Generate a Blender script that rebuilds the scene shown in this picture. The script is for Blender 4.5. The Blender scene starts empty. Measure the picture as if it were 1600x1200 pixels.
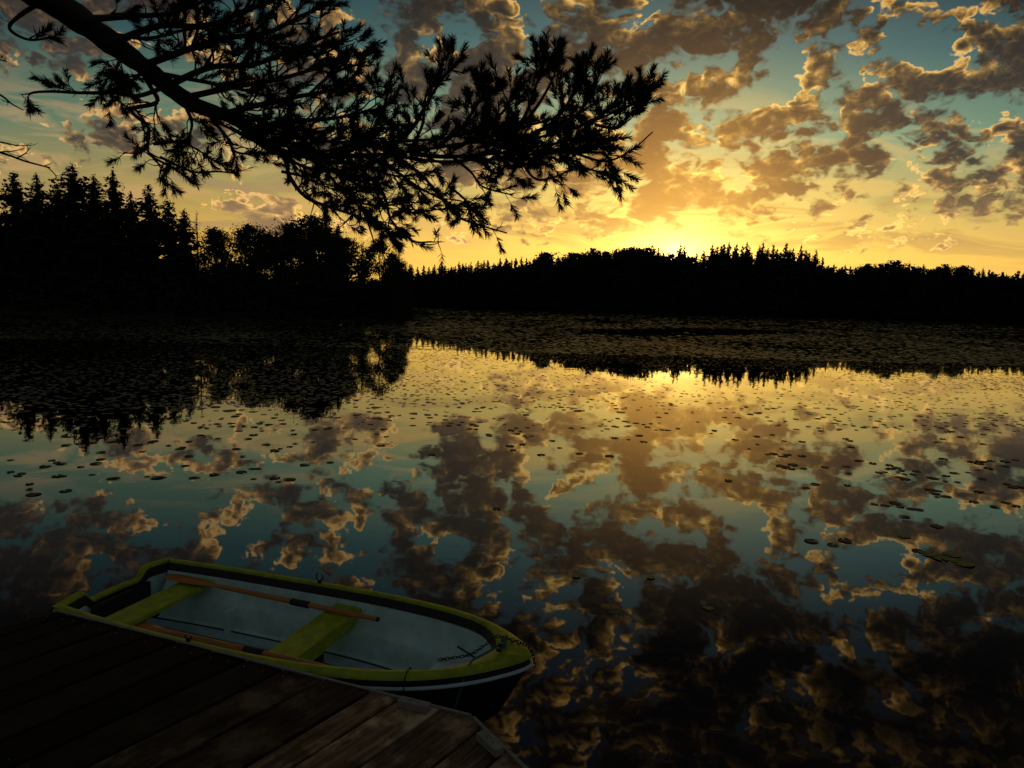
import bpy, bmesh, math, random
import numpy as np
from mathutils import Vector, Matrix, noise as mnoise

# ------------------------------------------------------------------ camera
scene = bpy.context.scene
COL = scene.collection
R = math.radians
CAM_H, FPX, PITCH, ROLL = 2.7, 1050.0, R(6.77), R(1.58)
cd = bpy.data.cameras.new('camera')
cd.sensor_width = 36.0
cd.lens = 36.0 * FPX / 1600.0
cd.clip_start, cd.clip_end = 0.05, 6000
cam = bpy.data.objects.new('camera', cd)
COL.objects.link(cam)
_right = Vector((1, 0, 0)); _up = Vector((0, math.sin(PITCH), math.cos(PITCH))); _fw = Vector((0, math.cos(PITCH), -math.sin(PITCH)))
_c, _s = math.cos(ROLL), math.sin(ROLL)
CR = _c * _right + _s * _up
CU = -_s * _right + _c * _up
mw = Matrix((CR, CU, -_fw)).transposed().to_4x4()
mw.translation = (0, 0, CAM_H)
cam.matrix_world = mw
scene.camera = cam
cd.dof.use_dof = True
cd.dof.focus_distance = 7.0
cd.dof.aperture_fstop = 7.0

def ray(x, y):
    return _fw + CR * ((x - 800) / FPX) - CU * ((y - 600) / FPX)
def on_z(x, y, z):
    d = ray(x, y)
    return Vector((0, 0, CAM_H)) + d * ((z - CAM_H) / d.z)
def at_y(x, y, Y):
    d = ray(x, y)
    return Vector((0, 0, CAM_H)) + d * (Y / d.y)

# ------------------------------------------------------------------ world
SUN_AZ, SUN_EL = R(13.2), R(4.4)
SUN = Vector((math.sin(SUN_AZ) * math.cos(SUN_EL), math.cos(SUN_AZ) * math.cos(SUN_EL), math.sin(SUN_EL)))

world = bpy.data.worlds.new('World')
scene.world = world
world.use_nodes = True
WT = world.node_tree
WT.nodes.clear()

class V:
    """a scalar socket of a node tree with arithmetic"""
    def __init__(s, tree, sock): s.t = tree; s.s = sock
    def _op(s, op, *a, clamp=False):
        n = s.t.nodes.new('ShaderNodeMath'); n.operation = op; n.use_clamp = clamp
        for i, q in enumerate((s,) + a):
            if isinstance(q, V): s.t.links.new(q.s, n.inputs[i])
            else: n.inputs[i].default_value = q
        return V(s.t, n.outputs[0])
    def __add__(s, o): return s._op('ADD', o)
    __radd__ = __add__
    def __sub__(s, o): return s._op('SUBTRACT', o)
    def __rsub__(s, o): return (s * -1.0) + o
    def __mul__(s, o): return s._op('MULTIPLY', o)
    __rmul__ = __mul__
    def __truediv__(s, o): return s._op('DIVIDE', o)
    def pow(s, o): return s._op('POWER', o)
    def max(s, o): return s._op('MAXIMUM', o)
    def min(s, o): return s._op('MINIMUM', o)
    def abs(s): return s._op('ABSOLUTE')
    def clamp(s): return s._op('ADD', 0.0, clamp=True)
    def step(s, a, b, lo=0.0, hi=1.0):
        n = s.t.nodes.new('ShaderNodeMapRange'); n.interpolation_type = 'SMOOTHSTEP'
        s.t.links.new(s.s, n.inputs[0])
        for i, q in enumerate((a, b, lo, hi)): n.inputs[i + 1].default_value = q
        return V(s.t, n.outputs[0])

def mkvec(t, x, y, z):
    n = t.nodes.new('ShaderNodeCombineXYZ')
    for i, q in enumerate((x, y, z)):
        if isinstance(q, V): t.links.new(q.s, n.inputs[i])
        else: n.inputs[i].default_value = q
    return n.outputs[0]
def vmath(t, op, a, b=None, scale=None):
    n = t.nodes.new('ShaderNodeVectorMath'); n.operation = op
    for i, q in enumerate((a, b)):
        if q is None: continue
        if isinstance(q, (tuple, Vector)): n.inputs[i].default_value = q
        else: t.links.new(q, n.inputs[i])
    if scale is not None:
        if isinstance(scale, V): t.links.new(scale.s, n.inputs['Scale'])
        else: n.inputs['Scale'].default_value = scale
    return n
def ntex(t, vec, scale, detail, rough=0.55, dist=0.0, lac=2.0):
    n = t.nodes.new('ShaderNodeTexNoise'); n.noise_dimensions = '3D'
    t.links.new(vec, n.inputs['Vector'])
    n.inputs['Scale'].default_value = scale; n.inputs['Detail'].default_value = detail
    n.inputs['Roughness'].default_value = rough; n.inputs['Distortion'].default_value = dist
    n.inputs['Lacunarity'].default_value = lac
    return n
def cmix(t, f, a, b, mode='MIX'):
    n = t.nodes.new('ShaderNodeMix'); n.data_type = 'RGBA'; n.blend_type = mode
    if isinstance(f, V): t.links.new(f.s, n.inputs[0])
    else: n.inputs[0].default_value = f
    for i, q in ((6, a), (7, b)):
        if isinstance(q, tuple): n.inputs[i].default_value = q + (1,) if len(q) == 3 else q
        else: t.links.new(q, n.inputs[i])
    return n.outputs[2]
def cscale(t, c, f):
    n = vmath(t, 'SCALE', c, scale=f)
    return n.outputs[0]
def cadd(t, a, b): return vmath(t, 'ADD', a, b).outputs[0]
def ramp(t, f, stops, interp='LINEAR'):
    n = t.nodes.new('ShaderNodeValToRGB'); n.color_ramp.interpolation = interp
    e = n.color_ramp.elements
    while len(e) < len(stops): e.new(0.5)
    for q, (p, c) in zip(e, stops):
        q.position = p; q.color = tuple(c) + (1,) if len(c) == 3 else c
    t.links.new(f.s, n.inputs[0])
    return n.outputs[0]

# cloud cover over the lake: a coarse chart of the sky (each cell 32 x 26 px of view angle), ragged by noise in the shader
CHART = [
 "##########oo ooo#.o.###o#. oo#.#################oo",
 "###ooooooo..####.o.#####oo####..#o####oo.oo   .o##",
 "#oo###oo.ooo..###o #. .##o#########o##o#.o#o  o###",
 "##o#oo.o.oo..oooooo######.######.#.##o.##.#o. .###",
 ". .#o.  .o#o.o##oooo########o.###.##o .##..o######",
 "    ..  .oo.###.ooo##o#####..o####o#o  oo.######oo",
 "    .o#o.#o.oo..ooo..oo##....o..##.o####o####oo...",
 "  ..##oooo#o.o##o..o######o.o.o##o.#####o###o##oo#",
 "o..o##o..ooo.o###o..o#####ooo####oooo.oo.##o.##.o#",
 "ooooooo...oo...##oo..##o#oo.#####o#o#o#####oo.o#oo",
 "  .    .  .oo.o####.oo#oo##o#ooo##o.#####oooooo###",
 ".         .  .   ...  ..o#oooooo#####o#.o.oo.o#o##",
 "        ..o####. .......oo.oo####o###o.oo..oo.oooo",
 "          ..##ooo.oo.oo.oo#o##oooo.o..oo.o.oo.o..o",
 "            .oo..o.oo.o..oo.o..oo...oo.o..o.oo.o..",
 "                                                  ",
]
# the sky above the frame, read from its mirror image in the lake (cells 64 x 40 px from y = 800)
CHART_UP = [
 "######oo#oo##.o##o  o.#####"[:25],
 "##o##o#.o.###o###o ..######"[:25],
 "##o###o.o#o#o###o.##o.####",
 "#########.##.o#.###o..o####"[:25],
 "##o########o#o#o####o##o##.",
 "#####o#######.o##o##oo###.",
 "########o####.o.###o######",
 "#####o#####o##.o###.#.####",
 "########o###o#o###o##o#o##",
 "######o#####o#o######o####",
 "####o#########o#####o#####",
]
LEV = {' ': 0.0, '.': .40, 'o': .63, '#': 1.0}
def uv_of(d): return (d.x / d.y, d.z / d.y)
def look(chart, fx, fy):
    fx = max(0.0, min(fx, len(chart[0]) - 1.001)); fy = max(0.0, min(fy, len(chart) - 1.001))
    i, j = int(fx), int(fy); a, b = fx - i, fy - j
    g = lambda q, r: LEV[chart[r][min(q, len(chart[r]) - 1)]]
    return (g(i, j) * (1 - a) + g(i + 1, j) * a) * (1 - b) + (g(i, j + 1) * (1 - a) + g(i + 1, j + 1) * a) * b
def cover(uu, vv):
    d = Vector((uu, 1.0, vv))
    y = 600 - FPX * d.dot(CU) / d.dot(_fw); x = 800 + FPX * d.dot(CR) / d.dot(_fw)
    w = max(0.0, min(1.0, y / 30.0 + .3))
    lo = look(CHART, x / 32 - .5, y / 26 - .5) if w > 0 else 0.0
    if w >= 1: return lo * .999
    d.z = -vv
    y = 600 - FPX * d.dot(CU) / d.dot(_fw); x = 800 + FPX * d.dot(CR) / d.dot(_fw)
    return (lo * w + (1 - w) * look(CHART_UP, x / 64 - .5, (y - 800) / 40 - .5)) * .999

t = WT
gen = t.nodes.new('ShaderNodeTexCoord').outputs['Generated']
nrm = vmath(t, 'NORMALIZE', gen).outputs[0]
sx = t.nodes.new('ShaderNodeSeparateXYZ'); t.links.new(nrm, sx.inputs[0])
dx, dy, dz = (V(t, sx.outputs[i]) for i in range(3))
dza = dz.max(0.0)
yy = dy.max(0.12)
u, v = dx / yy, dza / yy
sdot = V(t, vmath(t, 'DOT_PRODUCT', nrm, tuple(SUN)).outputs['Value']).max(0.0)
front = dy.step(0.0, 0.55)

U0, U1, V0, V1, NU, NV = -0.95, 0.95, 0.0, 1.16, 77, 45
GRID = [[cover(U0 + (U1 - U0) * i / (NU - 1), V0 + (V1 - V0) * j / (NV - 1)) for i in range(NU)] for j in range(NV)]

def noise2(vec, scale, detail, rough=.55, dist=0.0):
    n = ntex(WT, vec, scale, detail, rough, dist); n.noise_dimensions = '2D'
    return n

def density(u, v, detail):
    # cloud-deck coordinates: flatter and finer towards the horizon
    k = v + 0.22
    q = mkvec(t, u / (v * .30 + .43), k._op('LOGARITHM', 2.718281828) * 1.2 + v * .55, 0.0)
    off = vmath(t, 'SUBTRACT', noise2(q, 2.6, 4, .62).outputs['Color'], (.5, .5, .5)).outputs[0]
    so = t.nodes.new('ShaderNodeSeparateXYZ'); t.links.new(off, so.inputs[0])
    uw = u + V(t, so.outputs[0]) * .07
    vw = v + V(t, so.outputs[1]) * .05
    un = ((uw - U0) / (U1 - U0)).clamp()
    rv = ((vw - V0) / (V1 - V0)).clamp() * (NV - 1.0)
    un3 = mkvec(t, un, un, un)
    acc = None
    for j in range(0, NV, 3):
        c = t.nodes.new('ShaderNodeRGBCurve')
        c.mapping.use_clip = True
        for ch in range(3):
            row = GRID[min(j + ch, NV - 1)]
            cv = c.mapping.curves[ch]
            cv.points[0].location = (0, row[0]); cv.points[-1].location = (1, row[-1])
            keep = [i for i in range(1, NU - 1) if not (row[i - 1] == row[i] == row[i + 1])]
            for i in keep: cv.points.new(i / (NU - 1), row[i])
            for p in cv.points: p.handle_type = 'VECTOR'
        c.mapping.update()
        t.links.new(un3, c.inputs['Color'])
        h = vmath(t, 'SUBTRACT', mkvec(t, rv, rv, rv), (j, j + 1, j + 2)).outputs[0]
        h = vmath(t, 'ABSOLUTE', h).outputs[0]
        h = vmath(t, 'SUBTRACT', (1, 1, 1), h).outputs[0]
        h = vmath(t, 'MAXIMUM', h, (0, 0, 0)).outputs[0]
        dp = V(t, vmath(t, 'DOT_PRODUCT', h, c.outputs[0]).outputs['Value'])
        acc = dp if acc is None else acc + dp
    S = acc
    f1 = V(t, noise2(q, 8.6, detail, .56, .1).outputs['Fac']) - 0.5
    vo = t.nodes.new('ShaderNodeTexVoronoi'); vo.voronoi_dimensions = '2D'; vo.feature = 'F1'
    w2 = noise2(q, 9.0, 2, .6)
    qq = vmath(t, 'ADD', q, vmath(t, 'SCALE', vmath(t, 'SUBTRACT', w2.outputs['Color'], (.5, .5, .5)).outputs[0], scale=.16).outputs[0]).outputs[0]
    t.links.new(qq, vo.inputs['Vector']); vo.inputs['Scale'].default_value = 13.0
    vo.inputs['Detail'].default_value = 1.5; vo.inputs['Roughness'].default_value = .55
    puff = 0.40 - V(t, vo.outputs['Distance'])
    return S * 1.5 + f1 * 2.1 + puff * .75 - 0.68 + v.step(.36, .58) * .22

D0 = density(u, v, 8)
# the same density a little way towards the sun and up: thinner there means a lit rim here
su, sv = SUN.x / SUN.y, SUN.z / SUN.y
tu, tv = su - u, (sv + .25) - v
tl = (tu * tu + tv * tv + 0.02).pow(0.5)
D1 = density(u + tu / tl * .030, v + tv / tl * .016 + 0.020, 6)

face = (D0 - D1).step(-.12, .34)
alpha = ((D0 + .10) / (.55 - face * .28)).step(0.0, 1.0)
thick = D0.step(0.05, 0.40)
rim = ((D0 - D1) * 2.3).clamp()
g2, g6, g20, g90, g600 = sdot.pow(2.0), sdot.pow(6.0), sdot.pow(50.0), sdot.pow(160.0), sdot.pow(9000.0)
vn = v.clamp()
# clear sky: a colour ramp by elevation with a trace of low-sun Nishita
nish = t.nodes.new('ShaderNodeTexSky'); nish.sky_type = 'NISHITA'; nish.sun_disc = False
nish.sun_elevation = SUN_EL; nish.sun_rotation = SUN_AZ; nish.dust_density = 3.0
clear = ramp(t, vn, [(0.0, (.98, .55, .10)), (.0875, (.82, .49, .085)), (.1625, (.44, .36, .105)), (.25, (.150, .25, .155)), (.375, (.043, .108, .110)), (.45, (.021, .055, .066)), (.52, (.009, .026, .040)), (.62, (.0035, .010, .019)), (.78, (.002, .006, .013)), (1.0, (.002, .005, .010))])
clear = cmix(t, .03, clear, cscale(t, nish.outputs[0], .10))
side = g6.step(0.0, 1.0, .70, 1.32)
clear = cscale(t, clear, side)
clear = cadd(t, clear, cscale(t, (mkvec(t, .55, .33, .03)), g20 * .45))
edge = cmix(t, g20, cmix(t, g6, (.74, .40, .11), (1.10, .60, .115)), (1.6, 1.0, .20))
core = cmix(t, g20, cmix(t, g6, (.044, .042, .039), (.048, .043, .034)), (.42, .20, .05))
core = cmix(t, v.step(.26, .56), core, (.0045, .0045, .005))
core = cmix(t, (v.step(.07, .24, 1., 0.) * .6), core, cmix(t, g20, (.50, .30, .13), (.72, .40, .09)))
edge = cscale(t, edge, v.step(.36, .80, 1., .28))
mott = V(t, noise2(mkvec(t, u / (v + .22), v * 3., .8), 6.0, 5, .6).outputs['Fac'])
Dp = D0.max(0.0) * v.step(.42, .75, 1.0, .5)
T1 = (Dp * -6.5)._op('EXPONENT')            # light through the thin rims
T2 = (Dp * -4.2)._op('EXPONENT')            # and, softer, through the body
gain = T1 * (face * face * 1.35 + .06) + T2 * (face * .12 + mott.step(.45, .80) * .09)
cloud = cadd(t, core, cscale(t, edge, gain))
# thin streaks of haze cloud low over the forest
wq = mkvec(t, u * 4.6 + v * 2.0, v * 25.0, 0.0)
wf = V(t, noise2(wq, 1.0, 7, .62, .6).outputs['Fac'])
wisp = wf.step(.44, .66) * v.step(.04, .10) * v.step(.20, .36, 1.0, 0.0) * .62
wcol = cmix(t, g20, cmix(t, g6, (.50, .29, .15), (.86, .50, .11)), (1.0, .72, .20))
clear = cmix(t, wisp, clear, wcol)
wisp2 = wf.step(.52, .36) * v.step(.05, .12) * v.step(.16, .26, 1.0, 0.0) * .65
clear = cmix(t, wisp2, clear, cmix(t, g6, (.28, .19, .14), (.55, .30, .08)))
skyc = cmix(t, alpha, clear, cloud)
skyc = cadd(t, skyc, cscale(t, mkvec(t, 1.0, .62, .12), g90 * .35 * (1.0 - alpha * .5)))
bu_, bv_ = (u - (su + .002)) / .085, (v - (sv + .008)) / .028
burst = ((bu_ * bu_ + bv_ * bv_) * -1.0)._op('EXPONENT') * front
skyc = cadd(t, skyc, cscale(t, mkvec(t, 1.25, .92, .26), burst * .85))
skyc = cadd(t, skyc, cscale(t, mkvec(t, 1.0, .42, .03), sdot.pow(90.0) * .30))
skyc = cadd(t, skyc, cscale(t, mkvec(t, 1.6, 1.35, .62), g600 * .5))
back = cmix(t, dza, (.050, .052, .050), (.034, .050, .056))
skyc = cmix(t, front, back, skyc)
bg = t.nodes.new('ShaderNodeBackground'); bg.inputs['Strength'].default_value = 1.0
t.links.new(skyc, bg.inputs['Color'])
wo = t.nodes.new('ShaderNodeOutputWorld'); t.links.new(bg.outputs[0], wo.inputs['Surface'])

sl = bpy.data.lights.new('sun', 'SUN'); sl.energy = 0.2; sl.angle = R(.53); sl.color = (1.0, .62, .22)
so = bpy.data.objects.new('sun', sl); COL.objects.link(so)
so.rotation_euler = (-SUN).to_track_quat('-Z', 'Y').to_euler()

scene.view_settings.view_transform = 'Standard'
scene.view_settings.look = 'None'
scene.view_settings.exposure = 0.12
scene.view_settings.gamma = 1.0
scene.cycles.max_bounces = 6
scene.cycles.sample_clamp_indirect = 4.0

# ------------------------------------------------------------------ helpers
rnd = random.Random(7)
def tag(o, label=None, cat=None, group=None, kind=None):
    if label: o['label'] = label
    if cat: o['category'] = cat
    if group: o['group'] = group
    if kind: o['kind'] = kind
    return o
def empty(name, loc=(0, 0, 0), rz=0.0):
    o = bpy.data.objects.new(name, None); COL.objects.link(o)
    o.location = loc; o.rotation_euler = (0, 0, rz); o.empty_display_size = .1
    return o
def mesh_obj(name, me, parent=None):
    o = bpy.data.objects.new(name, me); COL.objects.link(o)
    if parent is not None: o.parent = parent
    return o

class MB:
    """collects vertices and faces and links them as ONE mesh object"""
    def __init__(s): s.v = []; s.f = []; s.sm = []
    def add(s, vs, fs, smooth=False):
        b = len(s.v); s.v.extend([tuple(q) for q in vs])
        s.f.extend([tuple(i + b for i in f) for f in fs]); s.sm.extend([smooth] * len(fs))
    def box(s, c, size, M=None, rz=0.0):
        x, y, z = (q / 2 for q in size)
        vs = [Vector((i * x, j * y, k * z)) for k in (-1, 1) for j in (-1, 1) for i in (-1, 1)]
        if rz: vs = [Matrix.Rotation(rz, 3, 'Z') @ q for q in vs]
        if M is not None: vs = [M @ q for q in vs]
        vs = [q + Vector(c) for q in vs]
        s.add(vs, [(0, 2, 3, 1), (4, 5, 7, 6), (0, 1, 5, 4), (2, 6, 7, 3), (0, 4, 6, 2), (1, 3, 7, 5)])
    def tube(s, pts, rad, n=8, smooth=True, cap=True):
        pts = [Vector(p) for p in pts]
        if not hasattr(rad, '__len__'): rad = [rad] * len(pts)
        vs = []; ref = Vector((0.13, 0.21, 1)).normalized()
        for i, p in enumerate(pts):
            tdir = (pts[min(i + 1, len(pts) - 1)] - pts[max(i - 1, 0)])
            if tdir.length < 1e-9: tdir = Vector((0, 0, 1))
            tdir.normalize()
            a = tdir.cross(ref)
            if a.length < .05: a = tdir.cross(Vector((1, 0, 0)))
            a.normalize(); b = tdir.cross(a)
            for k in range(n):
                th = 2 * math.pi * k / n
                vs.append(p + (a * math.cos(th) + b * math.sin(th)) * rad[i])
        fs = []
        for i in range(len(pts) - 1):
            for k in range(n):
                k2 = (k + 1) % n
                fs.append((i * n + k, i * n + k2, (i + 1) * n + k2, (i + 1) * n + k))
        s.add(vs, fs, smooth)
        if cap:
            s.add(vs[:n], [tuple(range(n))]); s.add(vs[-n:], [tuple(reversed(range(n)))])
    def grid(s, rows, smooth=True, close=False):
        n = len(rows[0]); vs = [q for r in rows for q in r]; fs = []
        for i in range(len(rows) - 1):
            for k in range(n - (0 if close else 1)):
                k2 = (k + 1) % n
                fs.append((i * n + k, i * n + k2, (i + 1) * n + k2, (i + 1) * n + k))
        s.add(vs, fs, smooth)
    def mesh(s, name, mat):
        me = bpy.data.meshes.new(name)
        me.from_pydata(s.v, [], s.f)
        me.materials.append(mat)
        me.polygons.foreach_set('use_smooth', s.sm)
        me.update()
        if any(s.sm): me.set_sharp_from_angle(angle=R(38))
        return me
    def build(s, name, mat, parent=None):
        return mesh_obj(name, s.mesh(name, mat), parent)

def smooth_path(pts, n=6):
    """Catmull-Rom through the points"""
    P = [Vector(p) for p in pts]; P = [P[0] * 2 - P[1]] + P + [P[-1] * 2 - P[-2]]
    out = []
    for i in range(1, len(P) - 2):
        for k in range(n):
            q = k / n; a, b, c, d = P[i - 1], P[i], P[i + 1], P[i + 2]
            out.append(.5 * ((2 * b) + (c - a) * q + (2 * a - 5 * b + 4 * c - d) * q * q + (3 * b - a - 3 * c + d) * q ** 3))
    out.append(P[-2]); return out

# ------------------------------------------------------------------ materials
def mat(name, col, rough=.6, var=.25, scale=8.0, bump=0.0, bscale=30.0, spec=.5, stretch=(1, 1, 1), coat=0.0, metal=0.0):
    m = bpy.data.materials.new(name); m.use_nodes = True
    tr = m.node_tree; p = tr.nodes['Principled BSDF']
    tc = tr.nodes.new('ShaderNodeTexCoord'); mp = tr.nodes.new('ShaderNodeMapping'); mp.inputs['Scale'].default_value = stretch
    tr.links.new(tc.outputs['Object'], mp.inputs[0])
    n = ntex(tr, mp.outputs[0], scale, 5, .6)
    lo = tuple(c * (1 - var) for c in col); hi = tuple(min(1, c * (1 + var)) for c in col)
    c = ramp(tr, V(tr, n.outputs['Fac']), [(.3, lo), (.7, hi)])
    tr.links.new(c, p.inputs['Base Color'])
    p.inputs['Roughness'].default_value = rough; p.inputs['Specular IOR Level'].default_value = spec
    p.inputs['Metallic'].default_value = metal; p.inputs['Coat Weight'].default_value = coat
    if bump:
        n2 = ntex(tr, mp.outputs[0], bscale, 5, .6); b = tr.nodes.new('ShaderNodeBump'); b.inputs['Strength'].default_value = bump
        b.inputs['Distance'].default_value = .02
        tr.links.new(n2.outputs['Fac'], b.inputs['Height']); tr.links.new(b.outputs[0], p.inputs['Normal'])
    return m

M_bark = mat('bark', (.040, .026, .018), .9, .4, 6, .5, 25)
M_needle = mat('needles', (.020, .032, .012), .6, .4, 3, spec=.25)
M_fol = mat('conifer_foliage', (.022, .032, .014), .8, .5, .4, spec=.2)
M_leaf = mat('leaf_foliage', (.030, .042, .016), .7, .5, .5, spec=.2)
M_soil = mat('forest_floor', (.035, .032, .018), .95, .4, .3, spec=.1)
M_under = mat('undergrowth', (.024, .032, .014), .85, .5, .5, spec=.15)
M_green = mat('green_paint', (.40, .45, .012), .5, .34, 11, .05, 60, spec=.5)
M_white = mat('white_gelcoat', (.64, .82, .78), .36, .18, 7, .03, 40, spec=.5)
M_floor = mat('painted_floor', (.46, .58, .58), .45, .25, 9, .03, 40, spec=.4)
M_step = mat('white_step', (.78, .88, .84), .35, .10, 6)
M_rub = mat('white_rubber', (.62, .72, .72), .45, .10, 8)
M_black = mat('black_rubber', (.012, .012, .012), .5, .3, 8)
M_skirt = mat('dark_lining', (.014, .017, .010), .55, .3, 6)
M_hull = mat('shaded_hull', (.010, .012, .012), .6, .3, 4, spec=.25)  # white hull in shade: the shade is put into this near-black colour
M_oar = mat('varnished_wood', (.62, .20, .035), .38, .25, 6, .05, 30, stretch=(1, 8, 8), coat=.2)
M_metal = mat('dark_metal', (.05, .05, .05), .35, .3, 20, metal=.8)
M_steel = mat('galvanised_metal', (.30, .30, .30), .4, .2, 20, metal=.9)
M_rope = mat('blue_rope', (.06, .16, .20), .8, .3, 60, .5, 200)
M_trim = mat('bleached_wood', (.28, .26, .23), .8, .25, 12, .3, 60, stretch=(1, 1, 1))
M_post = mat('old_timber', (.05, .035, .022), .9, .3, 6, .4, 30)

def plank_material():
    m = bpy.data.materials.new('weathered_planks'); m.use_nodes = True
    tr = m.node_tree; p = tr.nodes['Principled BSDF']
    tc = tr.nodes.new('ShaderNodeTexCoord')
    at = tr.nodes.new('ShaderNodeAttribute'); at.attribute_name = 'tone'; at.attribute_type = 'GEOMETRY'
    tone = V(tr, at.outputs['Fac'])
    offs = vmath(tr, 'ADD', tc.outputs['Object'], mkvec(tr, tone * 13.0, tone * 7.0, 0.0)).outputs[0]
    mp = tr.nodes.new('ShaderNodeMapping'); mp.inputs['Scale'].default_value = (1.6, 26, 8)
    tr.links.new(offs, mp.inputs[0])
    grain = V(tr, ntex(tr, mp.outputs[0], 1.6, 7, .65, .6).outputs['Fac'])
    blot = V(tr, ntex(tr, offs, 4.5, 5, .6).outputs['Fac'])
    c = ramp(tr, grain, [(.30, (.012, .007, .004)), (.52, (.048, .027, .016)), (.72, (.095, .060, .038))])
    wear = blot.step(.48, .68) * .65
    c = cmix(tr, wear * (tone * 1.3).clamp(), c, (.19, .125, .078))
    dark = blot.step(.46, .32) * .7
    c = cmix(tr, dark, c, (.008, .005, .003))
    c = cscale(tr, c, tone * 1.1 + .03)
    tr.links.new(c, p.inputs['Base Color'])
    p.inputs['Roughness'].default_value = .8; p.inputs['Specular IOR Level'].default_value = .12
    b = tr.nodes.new('ShaderNodeBump'); b.inputs['Strength'].default_value = .45; b.inputs['Distance'].default_value = .01
    tr.links.new((grain + blot * .4).s, b.inputs['Height']); tr.links.new(b.outputs[0], p.inputs['Normal'])
    return m
M_plank = plank_material()

def water_material():
    m = bpy.data.materials.new('lake_water'); m.use_nodes = True
    tr = m.node_tree; p = tr.nodes['Principled BSDF']
    p.inputs['Base Color'].default_value = (.0016, .0020, .0018, 1)
    p.inputs['Roughness'].default_value = .015
    p.inputs['IOR'].default_value = 2.4
    tc = tr.nodes.new('ShaderNodeTexCoord')
    n = ntex(tr, tc.outputs['Object'], .9, 3, .5)
    n2 = ntex(tr, tc.outputs['Object'], .12, 2, .5)
    b = tr.nodes.new('ShaderNodeBump'); b.inputs['Strength'].default_value = 1.0; b.inputs['Distance'].default_value = .0013
    tr.links.new((V(tr, n.outputs['Fac']) + V(tr, n2.outputs['Fac']) * 4.0).s, b.inputs['Height'])
    tr.links.new(b.outputs[0], p.inputs['Normal'])
    return m
M_water = water_material()

def pad_material(name, lo, hi, rough=.6):
    m = bpy.data.materials.new(name); m.use_nodes = True
    tr = m.node_tree; p = tr.nodes['Principled BSDF']
    tc = tr.nodes.new('ShaderNodeTexCoord')
    n = ntex(tr, tc.outputs['Object'], 2.3, 3, .6)
    tr.links.new(ramp(tr, V(tr, n.outputs['Fac']), [(.3, lo), (.7, hi)]), p.inputs['Base Color'])
    p.inputs['Roughness'].default_value = rough; p.inputs['Specular IOR Level'].default_value = .35
    return m
M_pad = pad_material('lily_pad', (.014, .020, .006), (.040, .042, .013))
M_carpet = pad_material('lily_carpet', (.080, .078, .030), (.20, .17, .062), .45)  # lighter than the near pads: sky sheen painted into the base colour
M_pad_y = pad_material('lily_pad_yellow', (.12, .15, .02), (.22, .24, .035))

# ------------------------------------------------------------------ setting: lake bed, land, water
SHORE = [(-9, 6), (-6.4, 3.6), (-5.2, .8), (-3.2, -1.2), (1, -2.2), (6, -2.6), (30, -9), (90, -8), (190, 40), (290, 170), (300, 240), (250, 292), (205, 315), (153, 338),
         (100, 322), (58, 312), (25, 300), (-1, 297), (-37, 318), (-75, 330), (-95, 300), (-70, 190), (-40, 150), (-20, 133), (-14.6, 126), (-15.0, 116), (-18.4, 97), (-28, 84), (-38.5, 80.5), (-51, 82), (-64, 84),
         (-84, 70), (-70, 30), (-24, 11)]
def shore_dist(x, y):
    """signed distance to the shoreline, positive on land"""
    n = len(SHORE); best = 1e18; inside = False
    for i in range(n):
        ax, ay = SHORE[i]; bx, by = SHORE[(i + 1) % n]
        ex, ey = bx - ax, by - ay
        q = max(0, min(1, ((x - ax) * ex + (y - ay) * ey) / (ex * ex + ey * ey)))
        dd = (x - ax - q * ex) ** 2 + (y - ay - q * ey) ** 2
        if dd < best: best = dd
        if (ay > y) != (by > y) and x < ax + (y - ay) / (by - ay) * ex: inside = not inside
    d = math.sqrt(best)
    return -d if inside else d
def land_z(x, y):
    d = shore_dist(x, y)
    if d < 0: return max(-2.5, d * .25) - .02
    nz = mnoise.noise(Vector((x * .06, y * .06, 0)))
    far = min(1, max(0, (math.hypot(x, y) - 25) / 40))
    return -.02 + min(d, 2.0) * .28 + max(0, d - 2) * (.02 + .045 * far) * (1 + .5 * nz) if d < 90 else .54 + 88 * (.02 + .045 * far) * (1 + .5 * nz) + (d - 90) * .01
tb = MB(); rows = []
rad = [0.0]; r = 1.5
while r < 3200: rad.append(r); r *= 1.055
NA = 220
for r in rad:
    rows.append([(r * math.cos(2 * math.pi * k / NA), r * math.sin(2 * math.pi * k / NA), 0) for k in range(NA)])
rows = [[(x, y, land_z(x, y)) for (x, y, z) in rw] for rw in rows]
tb.grid(rows, True, True)
tag(tb.build('ground', M_soil), kind='structure')

wb = MB()
wb.add([(-3200, -3200, 0), (3200, -3200, 0), (3200, 3200, 0), (-3200, 3200, 0)], [(0, 1, 2, 3)])
tag(wb.build('lake', M_water), kind='structure')

# ------------------------------------------------------------------ trees
def leaf_card(mb, p, size, r, flat=.5):
    a = Vector((r.gauss(0, 1), r.gauss(0, 1), r.gauss(0, flat))).normalized()
    b = a.cross(Vector((r.gauss(0, 1), r.gauss(0, 1), r.gauss(0, 1)))).normalized()
    a *= size * r.uniform(.6, 1.3); b *= size * r.uniform(.4, .8)
    p = Vector(p)
    mb.add([p - a * .5, p + b * .5 - a * .1, p + a * .6, p - b * .5], [(0, 1, 2, 3)])

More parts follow.
